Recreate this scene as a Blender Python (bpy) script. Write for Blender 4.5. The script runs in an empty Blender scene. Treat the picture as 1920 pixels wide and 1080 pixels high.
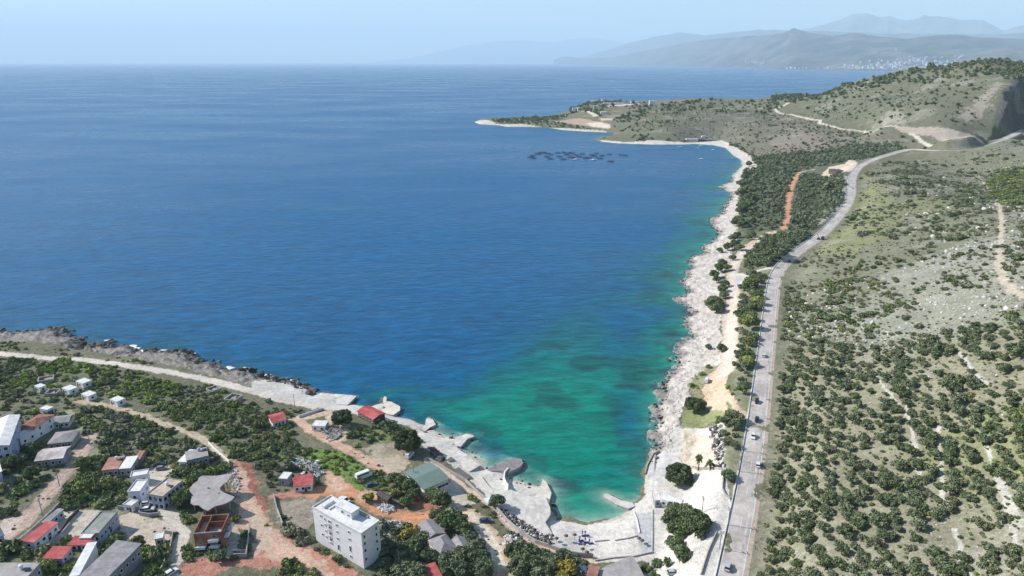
import bpy, math, random
import numpy as np
from mathutils import Vector
random.seed(7); RNG=np.random.default_rng(7)
scene=bpy.context.scene
COL=scene.collection
# ------------------------------------------------------------------ camera, sky, sun
CAMZ=165.0; F=1280.0; PITCH=math.radians(18.35)
SUN_EL=math.radians(36); SUN_DIR=Vector((-math.cos(math.radians(15)),math.sin(math.radians(15)),0))*math.cos(SUN_EL)+Vector((0,0,math.sin(SUN_EL)))
cd=bpy.data.cameras.new("camera"); cam=bpy.data.objects.new("camera",cd); COL.objects.link(cam)
cam.location=(0,0,CAMZ); cam.rotation_euler=(math.pi/2-PITCH,0,0)
cd.sensor_width=36; cd.lens=24; cd.clip_start=1; cd.clip_end=400000
scene.camera=cam
w=bpy.data.worlds.new("World"); scene.world=w; w.use_nodes=True
nt=w.node_tree; bg=nt.nodes['Background']; sky=nt.nodes.new('ShaderNodeTexSky')
sky.sky_type='NISHITA'; sky.sun_disc=False; sky.sun_elevation=SUN_EL; sky.sun_rotation=math.radians(285)
sky.air_density=1.0; sky.dust_density=0.3; sky.ozone_density=3.0; sky.altitude=150
nt.links.new(sky.outputs[0],bg.inputs[0]); bg.inputs[1].default_value=0.115
sl=bpy.data.lights.new("sun",'SUN'); sl.energy=5.0; sl.angle=math.radians(0.5); sl.color=(1,0.955,0.89)
so=bpy.data.objects.new("sun",sl); COL.objects.link(so); so.rotation_euler=SUN_DIR.to_track_quat('Z','Y').to_euler()
scene.view_settings.view_transform='Standard'; scene.view_settings.look='None'; scene.view_settings.exposure=0.45; scene.view_settings.gamma=1
scene.cycles.use_denoising=True;scene.cycles.max_bounces=5; scene.cycles.diffuse_bounces=2; scene.cycles.glossy_bounces=2
scene.cycles.volume_bounces=3; scene.cycles.transmission_bounces=2; scene.cycles.transparent_max_bounces=6
HAZE_DENS=3.8e-5
# ------------------------------------------------------------------ noise and projection
def _h(ix,iy,s):
    n=(ix.astype(np.int64)*374761393+iy.astype(np.int64)*668265263+s*1442695041)&0xffffffff
    n=((n^(n>>13))*1274126177)&0xffffffff
    return ((n^(n>>16))&0xffff)/65535.0
def vn(x,y,s=0):
    ix=np.floor(x);iy=np.floor(y);fx=x-ix;fy=y-iy
    fx=fx*fx*(3-2*fx);fy=fy*fy*(3-2*fy)
    a=_h(ix,iy,s);b=_h(ix+1,iy,s);c=_h(ix,iy+1,s);d=_h(ix+1,iy+1,s)
    return (a+(b-a)*fx)+((c+(d-c)*fx)-(a+(b-a)*fx))*fy
def fbm(x,y,sc,o=4,s=0):
    x=np.asarray(x,float)/sc;y=np.asarray(y,float)/sc;r=0;a=.5;t=0
    for i in range(o):
        r=r+a*vn(x,y,s+i*7);t+=a;a*=.55;x=x*2.03+11.3;y=y*2.03+5.1
    return r/t
def ss(a,b,x):
    t=np.clip((x-a)/(b-a),0,1);return t*t*(3-2*t)
cP,sP=math.cos(PITCH),math.sin(PITCH)
def rays(px,py):
    x=(np.asarray(px,float)-960)/F; y=(540-np.asarray(py,float))/F
    return x, cP+y*sP, -sP+y*cP
def plane(px,py,z=0.):
    dx,dy,dz=rays(px,py); t=(CAMZ-np.asarray(z,float))/np.maximum(-dz,1e-4)
    return dx*t,dy*t
def project(x,y,z):
    dz=z-CAMZ; fw=y*cP-dz*sP; up=y*sP+dz*cP
    fw=np.where(fw<1,1,fw)
    return 960+F*x/fw, 540-F*up/fw
def inpoly(x,y,P):
    P=np.asarray(P,float);ins=np.zeros(x.shape,bool)
    bb=(x>=P[:,0].min())&(x<=P[:,0].max())&(y>=P[:,1].min())&(y<=P[:,1].max())
    xs=x[bb];ys=y[bb];r=np.zeros(xs.shape,bool);n=len(P)
    for i in range(n):
        x0,y0=P[i];x1,y1=P[i-1]
        if y0==y1: continue
        c=((y0>ys)!=(y1>ys))&(xs<(x1-x0)*(ys-y0)/(y1-y0)+x0); r^=c
    ins[bb]=r;return ins
def polydist(x,y,P,closed=False,vals=None,maxd=None):
    P=np.asarray(P,float);n=len(P);best=np.full(x.shape,1e18);bv=np.zeros(x.shape)
    for i in range(n if closed else n-1):
        a=P[i];b=P[(i+1)%n];d=b-a;L=d@d
        if L<1e-9: continue
        t=np.clip(((x-a[0])*d[0]+(y-a[1])*d[1])/L,0,1)
        q=(x-a[0]-t*d[0])**2+(y-a[1]-t*d[1])**2
        m=q<best;best=np.where(m,q,best)
        if vals is not None: bv=np.where(m,vals[i]+(vals[(i+1)%n]-vals[i])*t,bv)
    return (np.sqrt(best),bv) if vals is not None else np.sqrt(best)
# ------------------------------------------------------------------ coast line (traced on the sea plane)
COAST=[(-700,590),(-300,612),(-100,622),(0,624),(22,624),(50,624),(75,621),(100,618),(125,621),(120,630),(132,632),(160,632),(162,645),(150,654),(172,651),(190,641),(207,640),(200,650),(217,652),(247,650),(262,660),(312,659),(335,660),(350,659),(362,666),(370,677),(405,684),(435,694),(450,692),(475,696),(500,706),(530,712),(558,720),(582,727),(591,737),(604,733),(635,738),(669,742),(651,757),(675,760),(691,763),(713,757),(720,743),(727,751),(750,762),(750,769),(737,777),(751,784),(773,787),(795,797),(803,784),(813,786),(818,796),(797,806),(813,806),(835,818),(855,821),(864,817),(875,814),(891,814),(904,813),(891,819),(878,824),(864,838),(869,847),(891,854),(911,867),(908,878),(918,878),(931,873),(964,860),(980,868),(973,877),(953,885),(949,896),(964,900),(991,909),(1014,913),(1018,900),(1023,903),(1034,924),(1031,936),(1037,956),(1046,961),(1043,967),(1040,972),(1069,973),(1102,978),(1136,975),(1162,968),(1178,958),(1178,954),(1158,947),(1132,931),(1136,927),(1158,937),(1184,943),(1202,932),(1202,916),(1209,904),(1202,889),(1211,876),(1219,858),(1222,845),(1229,838),(1222,822),(1224,796),(1227,773),(1222,764),(1238,753),(1233,738),(1238,720),(1251,704),(1260,696),(1267,684),(1262,673),(1271,664),(1269,649),(1276,640),(1300,629),(1289,615),(1284,602),(1296,587),(1291,576),(1278,569),(1264,560),(1280,553),(1291,547),(1282,538),(1276,527),(1289,520),(1289,509),(1300,502),(1289,489),(1300,481),(1322,476),(1318,464),(1327,458),(1340,449),(1349,440),(1340,428),(1331,412),(1353,401),(1356,386),(1369,372),(1369,361),(1349,350),(1369,341),(1373,328),(1391,312),(1391,301),(1376,292),(1360,277),(1336,272),(1302,270),(1280,271),(1222,271),(1162,269),(1132,266),(1117,262),(1126,257),(1150,254),(1150,250),(1132,248),(1101,247),(1056,244),(1026,239),(996,238),(951,238),(935,235),(899,233),(889,229),(905,223),(950,221),(1000,218),(1040,215),(1070,208),(1100,201),(1180,199),(1300,197),(1430,197),(1600,195),(1800,195),(2400,195),(4000,200)]
cx_,cy_=plane([p[0] for p in COAST],[p[1] for p in COAST],0)
CO=np.stack([cx_,cy_],1)
CO=np.vstack([CO,[[9000,2500],[9000,-900],[-900,-900],[-1100,300]]])
# ------------------------------------------------------------------ height field lookup (azimuth, log distance)
NU,NV=900,900; AZ0,AZ1=-math.radians(66),math.radians(66); V0,V1=math.log(60),math.log(7000)
UU,VV=np.meshgrid(np.linspace(AZ0,AZ1,NU),np.linspace(V0,V1,NV),indexing='ij')
GX=np.sin(UU)*np.exp(VV); GY=np.cos(UU)*np.exp(VV)
SD=polydist(GX,GY,CO,True); SD=np.where(inpoly(GX,GY,CO),SD,-SD)
CT=[(1372,1080,16),(1394,973,15.5),(1417,840,15),(1437,668,14),(1447,555,13.5),(1464,496,14),(1540,444,17),(1591,383,21),(1600,326,25),(1669,294,32),(1740,281,37),(1844,265,42),(1920,253,46),
(1500,1000,25),(1700,1000,35),(1900,1000,46),(1550,800,25),(1750,800,38),(1915,800,50),(1560,620,23),(1750,600,40),(1915,600,58),(1600,450,28),(1750,420,40),(1915,400,54),(1700,330,35),(1915,300,44),(1800,300,36),(1900,275,42),(1760,300,34),(2050,300,50),(2100,500,68),(2100,900,65),
(-100,660,8),(0,668,7),(300,692,6),(500,742,5),(640,790,5),(0,760,11),(150,760,10),(300,790,9),(100,850,13),(0,900,16),(100,1000,18),(0,1070,21),(300,900,13),(300,1050,16),(400,960,14),(500,880,9),(480,1000,13),(560,830,6),(650,1050,12),(650,900,8),(750,850,5),(760,960,7),(850,900,5),(900,960,6),(950,1060,9),(850,1060,10),(960,985,5.5),(1060,1040,5.5),(1000,960,3),(1100,1010,2.2),(900,870,2.4),(1150,1070,5),(1250,1000,4),(1250,900,3.5),(1320,880,4.5),(1340,960,6),(1300,1060,6),(1330,800,4.5),(1380,850,10),(1290,740,3),(1310,650,3),(1370,620,6),(1400,640,9),(1320,540,3),(1390,520,8),(1340,470,3),(1420,460,8),(1360,400,3),(1450,380,9),(1540,380,14),(1400,310,4),(1500,310,13),(1560,300,20),
(1300,262,4),(1360,255,7),(1450,260,18),(1550,255,30),(1620,262,33),(1640,245,36),(1540,230,38),(1455,206,44),(1250,240,22),(1180,255,8),(1350,215,36),(1250,205,40),(1130,225,18),(1090,228,12),(1000,230,10),(930,230,6),(1100,210,24),(1380,240,22),(1844,262,42)]
CD=[(1100,194,2450),(1140,189,2500),(1200,191,2500),(1300,187,2450),(1380,187,2400),(1430,185,2350),(1500,177,2250),(1600,158,2150),(1700,137,2050),(1780,124,1950),(1860,114,1850),(1915,128,1800),(2000,120,1850),(1860,150,1650),(1900,200,1500),(1750,200,1500),(1650,215,1570),(1550,203,1850),(1700,240,1420),(1800,240,1400),(1650,240,1450),(1760,262,1200),(1880,250,1290),(1800,165,1650),(1700,175,1750),(2000,200,1350),(1060,214,2250),(1000,221,2150)]
pts=[]
for a,b,z in CT:
    x,y=plane(a,b,z);pts.append((float(x),float(y),z))
for a,b,d in CD:
    dx,dy,dz=rays(a,b);r=math.hypot(dx,dy);z=CAMZ+dz*d/r;pts.append((dx*d/r,dy*d/r,z))
    if d>1700: pts.append((dx*(d+450)/r,dy*(d+450)/r,max(4,z*0.45)))
for i in range(4,len(COAST)-12,5): pts.append((CO[i,0],CO[i,1],3.0))
pts=np.array(pts)
def uv(x,y): return np.arctan2(x,y)*2.2, np.log(np.hypot(x,y))*1.0
pu,pv=uv(pts[:,0],pts[:,1])
def tp(r2): return np.where(r2>0,.5*r2*np.log(np.maximum(r2,1e-12)),0)
n=len(pts);K=tp((pu[:,None]-pu)**2+(pv[:,None]-pv)**2)+np.eye(n)*2e-4
Pm=np.stack([np.ones(n),pu,pv],1);A=np.block([[K,Pm],[Pm.T,np.zeros((3,3))]])
sol=np.linalg.solve(A,np.r_[pts[:,2],0,0,0])
gu,gv=uv(GX[::4,::4],GY[::4,::4]);Hc=np.full(gu.shape,sol[n])+sol[n+1]*gu+sol[n+2]*gv
for i in range(n): Hc+=sol[i]*tp((gu-pu[i])**2+(gv-pv[i])**2)
def bil(G,iu,iv):
    iu=np.clip(iu,0,G.shape[0]-1.001);iv=np.clip(iv,0,G.shape[1]-1.001)
    a=iu.astype(int);b=iv.astype(int);fu=iu-a;fv=iv-b
    return (G[a,b]*(1-fu)+G[a+1,b]*fu)*(1-fv)+(G[a,b+1]*(1-fu)+G[a+1,b+1]*fu)*fv
ia,ib=np.meshgrid(np.arange(NU)/4.,np.arange(NV)/4.,indexing='ij')
HB=np.clip(bil(Hc,ia,ib),1.5,190)
R_=np.exp(VV)
lam=np.where(R_<800,9,22)
HB=HB*(1-np.exp(-np.maximum(SD,0)/lam))
HB+=ss(1150,1700,R_)*ss(20,150,SD)*(fbm(GX,GY,140,4,3)-.5)*16
# cliff: ground falls away to the right of a rock edge on the far hill
ppx,ppy=project(GX,GY,HB)
edge=1860+(R_-1350)/300*46+75*(fbm(GX,GY,30,4,9)-.5)
win=ss(1290,1400,R_)*(1-ss(1640,1730,R_))
HB-=46*win*ss(0,14,ppx-edge)*(1-.5*ss(70,170,ppx-edge))
HB=np.where(SD<0,np.maximum(SD*.12,-4),HB)
HG=HB
def look(G,x,y):
    u=(np.arctan2(x,y)-AZ0)/(AZ1-AZ0)*(NU-1); v=(np.log(np.maximum(np.hypot(x,y),61))-V0)/(V1-V0)*(NV-1)
    return bil(G,u,v)
def H(x,y): return look(HG,np.asarray(x,float),np.asarray(y,float))
def hit(px,py,off=0.,Hf=None,r0=90,r1=4200,n=1500):
    px=np.atleast_1d(np.asarray(px,float));py=np.atleast_1d(np.asarray(py,float))
    Hf=Hf or H
    dx,dy,dz=rays(px,py);rr=np.hypot(dx,dy);dx=dx/rr;dy=dy/rr;dz=dz/rr
    R=np.exp(np.linspace(math.log(r0),math.log(r1),n))
    X=dx[:,None]*R;Y=dy[:,None]*R;Z=CAMZ+dz[:,None]*R
    hh=np.maximum(Hf(X,Y),0)+off
    below=Z<hh
    k=np.argmax(below,1);k=np.where(below.any(1),k,n-1);k=np.maximum(k,1)
    j=np.arange(len(px));f1=Z[j,k]-hh[j,k];f0=Z[j,k-1]-hh[j,k-1]
    t=np.clip(f0/np.where(abs(f0-f1)<1e-9,1,f0-f1),0,1);r=R[k-1]+(R[k]-R[k-1])*t
    x=dx*r;y=dy*r
    return np.stack([x,y,np.maximum(Hf(x,y),0)],1)
def resample(P,step):
    P=np.asarray(P,float);out=[P[0]]
    for a,b in zip(P[:-1],P[1:]):
        m=max(1,int(np.linalg.norm(b-a)/step))
        for i in range(m): out.append(a+(b-a)*(i+1)/m)
    return np.array(out)
def smooth(P,k=3,it=2):
    P=P.copy()
    for _ in range(it):
        Q=P.copy()
        for i in range(1,len(P)-1):
            a=max(0,i-k);b=min(len(P),i+k+1);m=min(i-a,b-1-i);Q[i]=P[i-m:i+m+1].mean(0)
        P=Q
    return P
# highway centre line
HWP=[(1362,1130),(1372,1080),(1394,973),(1417.5,840),(1425,760),(1436,668),(1443,600),(1447.5,555),(1453,515),(1464,496),(1491,478),(1513,462),(1543,441),(1571,410),(1591,383),(1598,363),(1596.5,341),(1600,326),(1613,314),(1635,303),(1669,293),(1704,286),(1740,281),(1802,273),(1844,265),(1920,253),(2010,246)]
hw=hit([p[0] for p in HWP],[p[1] for p in HWP])
hw=smooth(resample(hw,6),4,3); hw[:,2]=smooth(hw[:,2:3],25,4)[:,0]
m=polydist(GX,GY,hw[::6,:2])<60
d,v=polydist(GX[m],GY[m],hw[::2,:2],False,hw[::2,2])
wt=1-ss(7,26,d);HG=HG.copy();HG[m]=HG[m]*(1-wt)+v*wt
# ------------------------------------------------------------------ ground zones, painted as real surfaces
ZG,ZR,ZB,ZD,ZP=0,1,2,3,4    # ground, rocky shore, beach, dirt road, gravel road
def T(pl): return hit([p[0] for p in pl],[p[1] for p in pl])[:,:2]
PAINT=[]
def pp(zone,c,P,rock=0,edge=2.,mix=1.,spot=0): PAINT.append(('P',zone,c,T(P),rock,edge,mix,spot))
def pl(zone,c,P,wid,rock=0,edge=1.,mix=1.,spot=0): PAINT.append(('L',zone,c,T(P),rock,edge,mix,wid/2))
SC=(.15,.15,.085)
# broad vegetation tones, and painted shade on the cliff
pp(ZG,(.20,.202,.135),[(1440,1130),(1440,600),(1450,500),(1600,330),(1920,256),(2300,230),(2300,1200),(1400,1200)],.25,3)
pp(ZG,(.225,.235,.125),[(1560,440),(1600,370),(1640,340),(1700,400),(1660,450),(1600,480),(1520,480)],0,8)
pp(ZG,(.235,.24,.12),[(1680,380),(1750,370),(1800,395),(1720,410)],0,8,.7)
pp(ZG,(.175,.165,.118),[(1250,265),(1270,215),(1450,210),(1540,235),(1640,250),(1740,262),(1660,290),(1500,300),(1420,290)],.2,10)
pp(ZG,(.27,.22,.18),[(1440,262),(1500,240),(1560,262),(1540,285),(1460,290)],.4,10,.7)
pp(ZG,(.15,.152,.098),[(1450,212),(1500,190),(1600,160),(1700,138),(1860,114),(1940,130),(1940,250),(1800,262),(1600,240),(1540,228)],.25,6)
pp(ZG,(.42,.39,.33),[(1650,240),(1660,210),(1690,205),(1700,238)],1,9,.4)
pp(ZG,(.38,.33,.27),[(1800,218),(1835,185),(1875,150),(1880,162),(1850,200),(1840,220),(1810,230)],1,9,.6)
pp(ZG,(.085,.085,.08),[(1898,152),(1930,135),(1990,140),(1990,235),(1862,232),(1872,200)],1,5,.85)  # dark cliff rock with the shade of its steep face painted in
pp(ZG,(.10,.15,.05),[(1845,345),(1870,318),(1940,310),(1940,380),(1870,380)],0,8,.8)
pp(ZG,(.36,.36,.30),[(1530,610),(1620,560),(1700,500),(1860,440),(1940,430),(1940,600),(1850,640),(1650,650),(1560,640)],1,16,.45)
pp(ZG,(.275,.262,.18),[(1440,680),(1540,650),(1650,650),(1800,625),(1950,610),(1990,1140),(1400,1140),(1418,1000),(1440,800)],.3,5)
pp(ZG,(.26,.27,.13),[(1800,800),(1950,740),(1950,1000),(1850,900),(1700,870)],.2,10,.7)
pp(ZG,(.115,.13,.085),[(1385,330),(1420,292),(1520,285),(1650,262),(1680,285),(1610,305),(1590,325),(1590,370),(1545,430),(1500,470),(1440,500),(1395,505),(1380,470),(1390,440),(1380,390)],.1,4)
pp(ZG,(.40,.37,.30),[(1455,450),(1540,420),(1585,378),(1590,330),(1575,330),(1572,372),(1540,412),(1500,440),(1435,500),(1440,520)],.9,2,.8)
pp(ZG,(.24,.24,.15),[(1375,660),(1385,560),(1400,515),(1442,510),(1420,800),(1370,1000),(1335,1090),(1325,1090),(1355,900),(1350,780),(1380,770)],.3,3)
pp(ZG,(.19,.2,.11),[(1380,465),(1400,440),(1440,432),(1455,440),(1400,500),(1378,505)],.2,3,.8)
# shores
pp(ZR,(.60,.54,.475),[(1200,860),(1262,850),(1266,800),(1282,765),(1290,735),(1300,710),(1322,690),(1350,684),(1352,640),(1352,600),(1350,560),(1352,520),(1368,490),(1374,465),(1382,440),(1386,400),(1384,370),(1392,340),(1397,322),(1422,312),(1404,290),(1380,276),(1350,268),(1280,268),(1280,290),(1330,300),(1330,340),(1300,400),(1250,500),(1200,700)],1,2.5)
pp(ZR,(.66,.6,.52),[(1110,262),(1130,263),(1170,266.5),(1280,267),(1352,263),(1368,268),(1360,285),(1280,290),(1100,280)],.3,1.5)
pp(ZR,(.58,.54,.47),[(885,226),(915,225),(930,232),(1000,235),(1060,240.5),(1135,245),(1140,251),(1000,245),(885,240)],.5,1)
pp(ZR,(.27,.24,.21),[(-200,640),(0,640),(60,641),(130,652),(200,662),(260,672),(330,686),(370,697),(420,710),(470,722),(540,737),(600,750),(690,775),(760,800),(800,815),(830,800),(760,700),(600,680),(300,580),(-200,580)],1,2.5)
pp(ZG,(.17,.17,.1),[(-100,640),(60,640),(100,648),(60,655),(-100,655)],.3,3,.8)
pp(ZG,(.2,.19,.13),[(130,663),(200,668),(300,688),(380,705),(300,695),(160,672)],.5,3,.8)
# paved promenade and beach
pp(ZB,(.60,.56,.51),[(470,716),(500,712),(556,724),(592,738),(670,741),(652,760),(640,775),(596,763),(540,752),(475,735)],.15,.5)
pp(ZB,(.62,.58,.52),[(590,750),(660,757),(740,775),(800,800),(840,815),(870,815),(920,878),(1016,910),(1040,975),(1110,985),(1182,955),(1204,935),(1222,846),(1262,846),(1264,800),(1285,797),(1358,790),(1358,880),(1372,955),(1340,1095),(1205,1095),(1215,1052),(1115,1055),(1060,1036),(1000,1008),(960,987),(930,953),(900,915),(860,885),(830,862),(790,835),(770,800),(720,790),(650,775)],.25,1)
pp(ZB,(.66,.615,.55),[(1035,975),(1110,985),(1180,960),(1192,985),(1190,1030),(1100,1040),(1040,1018),(1000,1000)],.1,1)
pp(ZB,(.50,.49,.48),[(1186,962),(1222,962),(1230,1040),(1205,1040),(1190,1000)],.1,.4)
pp(ZB,(.55,.53,.50),[(1213,900),(1232,846),(1262,846),(1262,900),(1250,905)],.1,.4)
pp(ZR,(.66,.56,.44),[(1276,880),(1283,802),(1342,806),(1352,880)],.2,1.5)
pp(ZR,(.48,.46,.43),[(1340,800),(1356,800),(1358,880),(1345,880)],1,2)
pp(ZG,(.26,.28,.13),[(1275,800),(1280,775),(1300,760),(1400,770),(1400,790),(1340,790)],.3,2)
pp(ZG,(.3,.29,.17),[(1290,720),(1318,690),(1350,680),(1350,700),(1320,715),(1310,760)],.4,2,.85)
# dirt
D1=(.60,.46,.33);OR=(.56,.275,.15);RD=(.45,.215,.155)
pp(ZD,D1,[(1326,706),(1351,682),(1364,682),(1362,729),(1386,764),(1407,776),(1404,787),(1384,780),(1360,752),(1364,775),(1322,762),(1316,729)],.1,1)
pl(ZD,(.58,.50,.42),[(1360,700),(1368,665),(1370,620),(1367,593),(1373,575),(1375,553),(1375,527),(1372,507),(1384,482),(1402,462),(1424,447),(1447,436)],9,.3)
pl(ZD,(.55,.36,.24),[(1402,462),(1424,447),(1452,434)],4,.2)
pp(ZD,(.5,.48,.45),[(1378,515),(1420,508),(1396,535),(1376,545)],.1,1)
pl(ZP,(.62,.58,.52),[(1376,514),(1420,508),(1448,503)],5)
pl(ZD,(.5,.26,.16),[(1470,430),(1478,403),(1480,372),(1483,354),(1491,332),(1502,323)],7,.3,2)
pl(ZD,(.42,.33,.24),[(1500,323),(1512,320),(1526,318)],6,.3,2)
pp(ZD,(.6,.5,.39),[(1540,329),(1553,314),(1584,307),(1592,300),(1603,301),(1609,319),(1591,322),(1567,327),(1547,333)],.4,2)
pl(ZP,(.6,.54,.45),[(1478,193),(1453,205),(1462,212),(1500,219),(1538,225),(1536,231),(1577,242),(1633,248),(1718,256),(1774,262),(1840,265)],7,.2)
pp(ZD,(.40,.34,.28),[(1636,238),(1680,237),(1718,239),(1797,246),(1853,262),(1800,262),(1746,255),(1690,248),(1645,243)],.5,3)
pl(ZP,(.5,.43,.33),[(1844,341),(1869,370),(1878,412),(1874,469),(1869,503),(1883,531),(1925,558)],3,.3)
pp(ZD,(.52,.44,.34),[(1868,470),(1876,470),(1880,500),(1905,540),(1930,545),(1930,560),(1890,545),(1868,505)],.3,3)
for q in ([(1700,760),(1720,850),(1728,930)],[(1850,830),(1890,960),(1915,1040)],[(1790,990),(1820,1090)],[(1760,800),(1765,900),(1770,980)],[(1640,700),(1690,770)],[(1790,655),(1830,700),(1850,720)],[(1880,905),(1915,990)]):
    pl(ZG,(.52,.5,.44),q,1.3,.4,.6)
pl(ZP,(.62,.56,.48),[(-200,665),(0,663),(87,671),(162,675),(212,682),(287,693),(362,706),(425,720),(477,734),(530,750),(590,762)],6.5)
pl(ZD,(.47,.38,.27),[(150,752),(190,760),(225,765),(262,777),(300,792),(350,810),(390,830),(425,862)],4,.2,1.2)
pl(ZD,(.33,.33,.2),[(130,770),(146,784),(151,805)],2.5,.2,1.2)
pl(ZD,(.46,.35,.285),[(172,817),(153,847),(133,880),(107,907),(73,947),(40,984),(0,1015),(-60,1050)],6,.2,1)
pp(ZD,RD,[(435,862),(464,867),(476,884),(486,929),(502,951),(514,982),(533,1004),(578,1024),(633,1053),(678,1075),(700,1110),(540,1110),(527,1064),(424,1069),(344,1110),(325,1100),(342,1051),(424,1049),(464,1047),(489,1000),(469,969),(442,935),(453,913),(436,884)],.5,2)
pl(ZD,(.56,.38,.28),[(448,885),(462,930),(480,975),(510,1020),(560,1050),(620,1095)],9,.4,3)
pp(ZD,(.53,.42,.31),[(463,969),(490,965),(512,990),(500,1030),(470,1045),(488,1000)],.4,2,.8)
pl(ZD,(.33,.14,.10),[(462,868),(474,890),(480,925),(500,955)],3,.6,1.5)
pl(ZD,RD,[(515,930),(560,926),(600,925)],4,.3)
pl(ZD,OR,[(590,924),(633,915),(678,931),(722,958),(773,972),(807,972),(829,958),(851,960)],9,.2,2)
pl(ZD,(.56,.37,.25),[(640,915),(624,890)],6,.2,2)
pl(ZD,(.56,.37,.25),[(678,931),(705,928)],5,.2,2)
pl(ZD,(.54,.36,.26),[(551,787),(564,792),(596,815),(629,831),(662,847),(696,869),(729,884),(755,900),(785,915)],5.5,.2,1.2)
pl(ZD,(.56,.43,.31),[(551,787),(596,776),(613,773),(629,791),(651,807),(640,824)],5,.2,2)
pl(ZD,(.38,.17,.11),[(770,938),(796,944),(840,953)],7,.3,2)
pl(ZD,OR,[(785,915),(800,925),(815,940)],4,.3,2)
pl(ZD,(.58,.42,.29),[(840,953),(873,964),(896,984),(918,1013),(933,1040),(945,1095)],10,.2,1.5)
pl(ZD,(.64,.55,.42),[(886,965),(905,990),(926,1020),(940,1060)],4,.2,1.5)
pl(ZD,(.6,.47,.36),[(804,862),(840,891),(873,916),(907,936),(936,956),(956,984),(984,1009),(1018,1027),(1062,1042),(1110,1050)],4.5,.1,.7)
pp(ZD,(.6,.54,.43),[(822,922),(847,900),(875,929),(888,944),(855,953),(836,924)],.1,1)
pp(ZG,(.40,.34,.25),[(685,838),(745,828),(765,850),(760,870),(740,885),(700,865)],.4,3)
pp(ZD,(.55,.45,.34),[(700,862),(740,850),(765,868),(745,890),(715,878)],.3,3,.6)
pp(ZG,(.16,.23,.06),[(560,860),(596,842),(640,846),(673,869),(700,882),(712,912),(673,922),(651,900),(618,880),(578,866)],.1,2)
pp(ZG,(.22,.27,.09),[(700,800),(745,805),(750,830),(720,830),(650,805)],.2,3,.7)
pp(ZD,(.33,.28,.215),[(518,938),(587,935),(593,984),(560,1000),(535,980)],.3,2)
pp(ZD,(.6,.53,.43),[(267,869),(338,878),(333,898),(322,966),(289,950),(262,935),(268,900)],.1,1)
pl(ZP,(.58,.53,.45),[(311,947),(322,969),(342,996),(340,1022),(322,1062),(308,1100)],4.5)
pp(ZD,(.56,.47,.38),[(222,966),(250,958),(320,980),(326,1002),(300,1022),(260,1020),(240,1000)],.3,1.5)
pp(ZD,(.56,.5,.41),[(100,980),(120,960),(160,955),(200,958),(185,1004),(125,1012),(78,1035),(60,1030)],.2,.6)
pp(ZD,(.55,.46,.38),[(0,965),(45,966),(20,1000),(0,1000)],.2,1)
pp(ZD,(.5,.43,.34),[(425,990),(450,985),(450,1040),(425,1040)],.1,1)
for q,c in (([(1040,228),(1075,222),(1092,222),(1145,233),(1145,241),(1100,236)],(.45,.33,.25)),([(1090,209),(1105,209),(1124,217),(1112,219)],(.6,.53,.42)),([(1100,231),(1120,229),(1145,236),(1142,241),(1110,238)],(.66,.57,.45)),([(1135,197),(1165,194),(1200,193),(1200,196),(1140,200)],(.55,.45,.38)),([(1122,221),(1148,222),(1150,226),(1128,226)],(.5,.44,.36))):
    pp(ZD,c,q,.4,3)
pl(ZD,(.55,.5,.42),[(1222,199),(1300,201),(1400,203),(1453,205)],3,.2,3,.7)
CG={}
def paint(x,y,full=True):
    c=np.empty(x.shape+(3,));c[:]=(.155,.155,.095)
    nb=fbm(x,y,45,3,21)[...,None];c=c*(1-.35*nb)+np.array([.22,.2,.13])*.35*nb
    z=np.zeros(x.shape,int);rk=np.full(x.shape,.25)
    e1=(fbm(x,y,6,3,31)-.5)+(fbm(x,y,1.6,2,32)-.5)*.6;e2=(fbm(x,y,6,3,47)-.5)+(fbm(x,y,1.6,2,48)-.5)*.6
    for k,zone,col,P,rock,edge,mix,wd in PAINT:
        pad=edge*3+wd+4
        bb=(x>P[:,0].min()-pad)&(x<P[:,0].max()+pad)&(y>P[:,1].min()-pad)&(y<P[:,1].max()+pad)
        if not bb.any(): continue
        X=x[bb]+e1[bb]*edge*2.4;Y=y[bb]+e2[bb]*edge*2.4
        if k=='P': ins=inpoly(X,Y,P)
        else:
            dl=polydist(X,Y,P);ins=dl<wd
            if zone==ZD and wd>1.7:
                ru=np.clip(1-np.abs(dl+(e1[bb])*.6-.95)/.45,0,1)[ins];cr=1-np.clip((dl[ins]-wd*.6)/(wd*.4),0,1)
                ix=np.flatnonzero(bb.ravel())[ins];c_=np.array(col)[None]*(1+.28*ru[:,None]*cr[:,None])*(.88+.12*cr[:,None]);cf=c.reshape(-1,3)
                cf[ix]=cf[ix]*(1-mix)+c_*mix;z.ravel()[ix]=zone;rf=rk.ravel();rf[ix]=rock;continue
        idx=np.flatnonzero(bb.ravel())[ins]
        cf=c.reshape(-1,3);cf[idx]=cf[idx]*(1-mix)+np.array(col)*mix
        z.ravel()[idx]=zone;rf=rk.ravel();rf[idx]=rf[idx]*(1-mix)+rock*mix
    return c,z,rk
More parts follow.
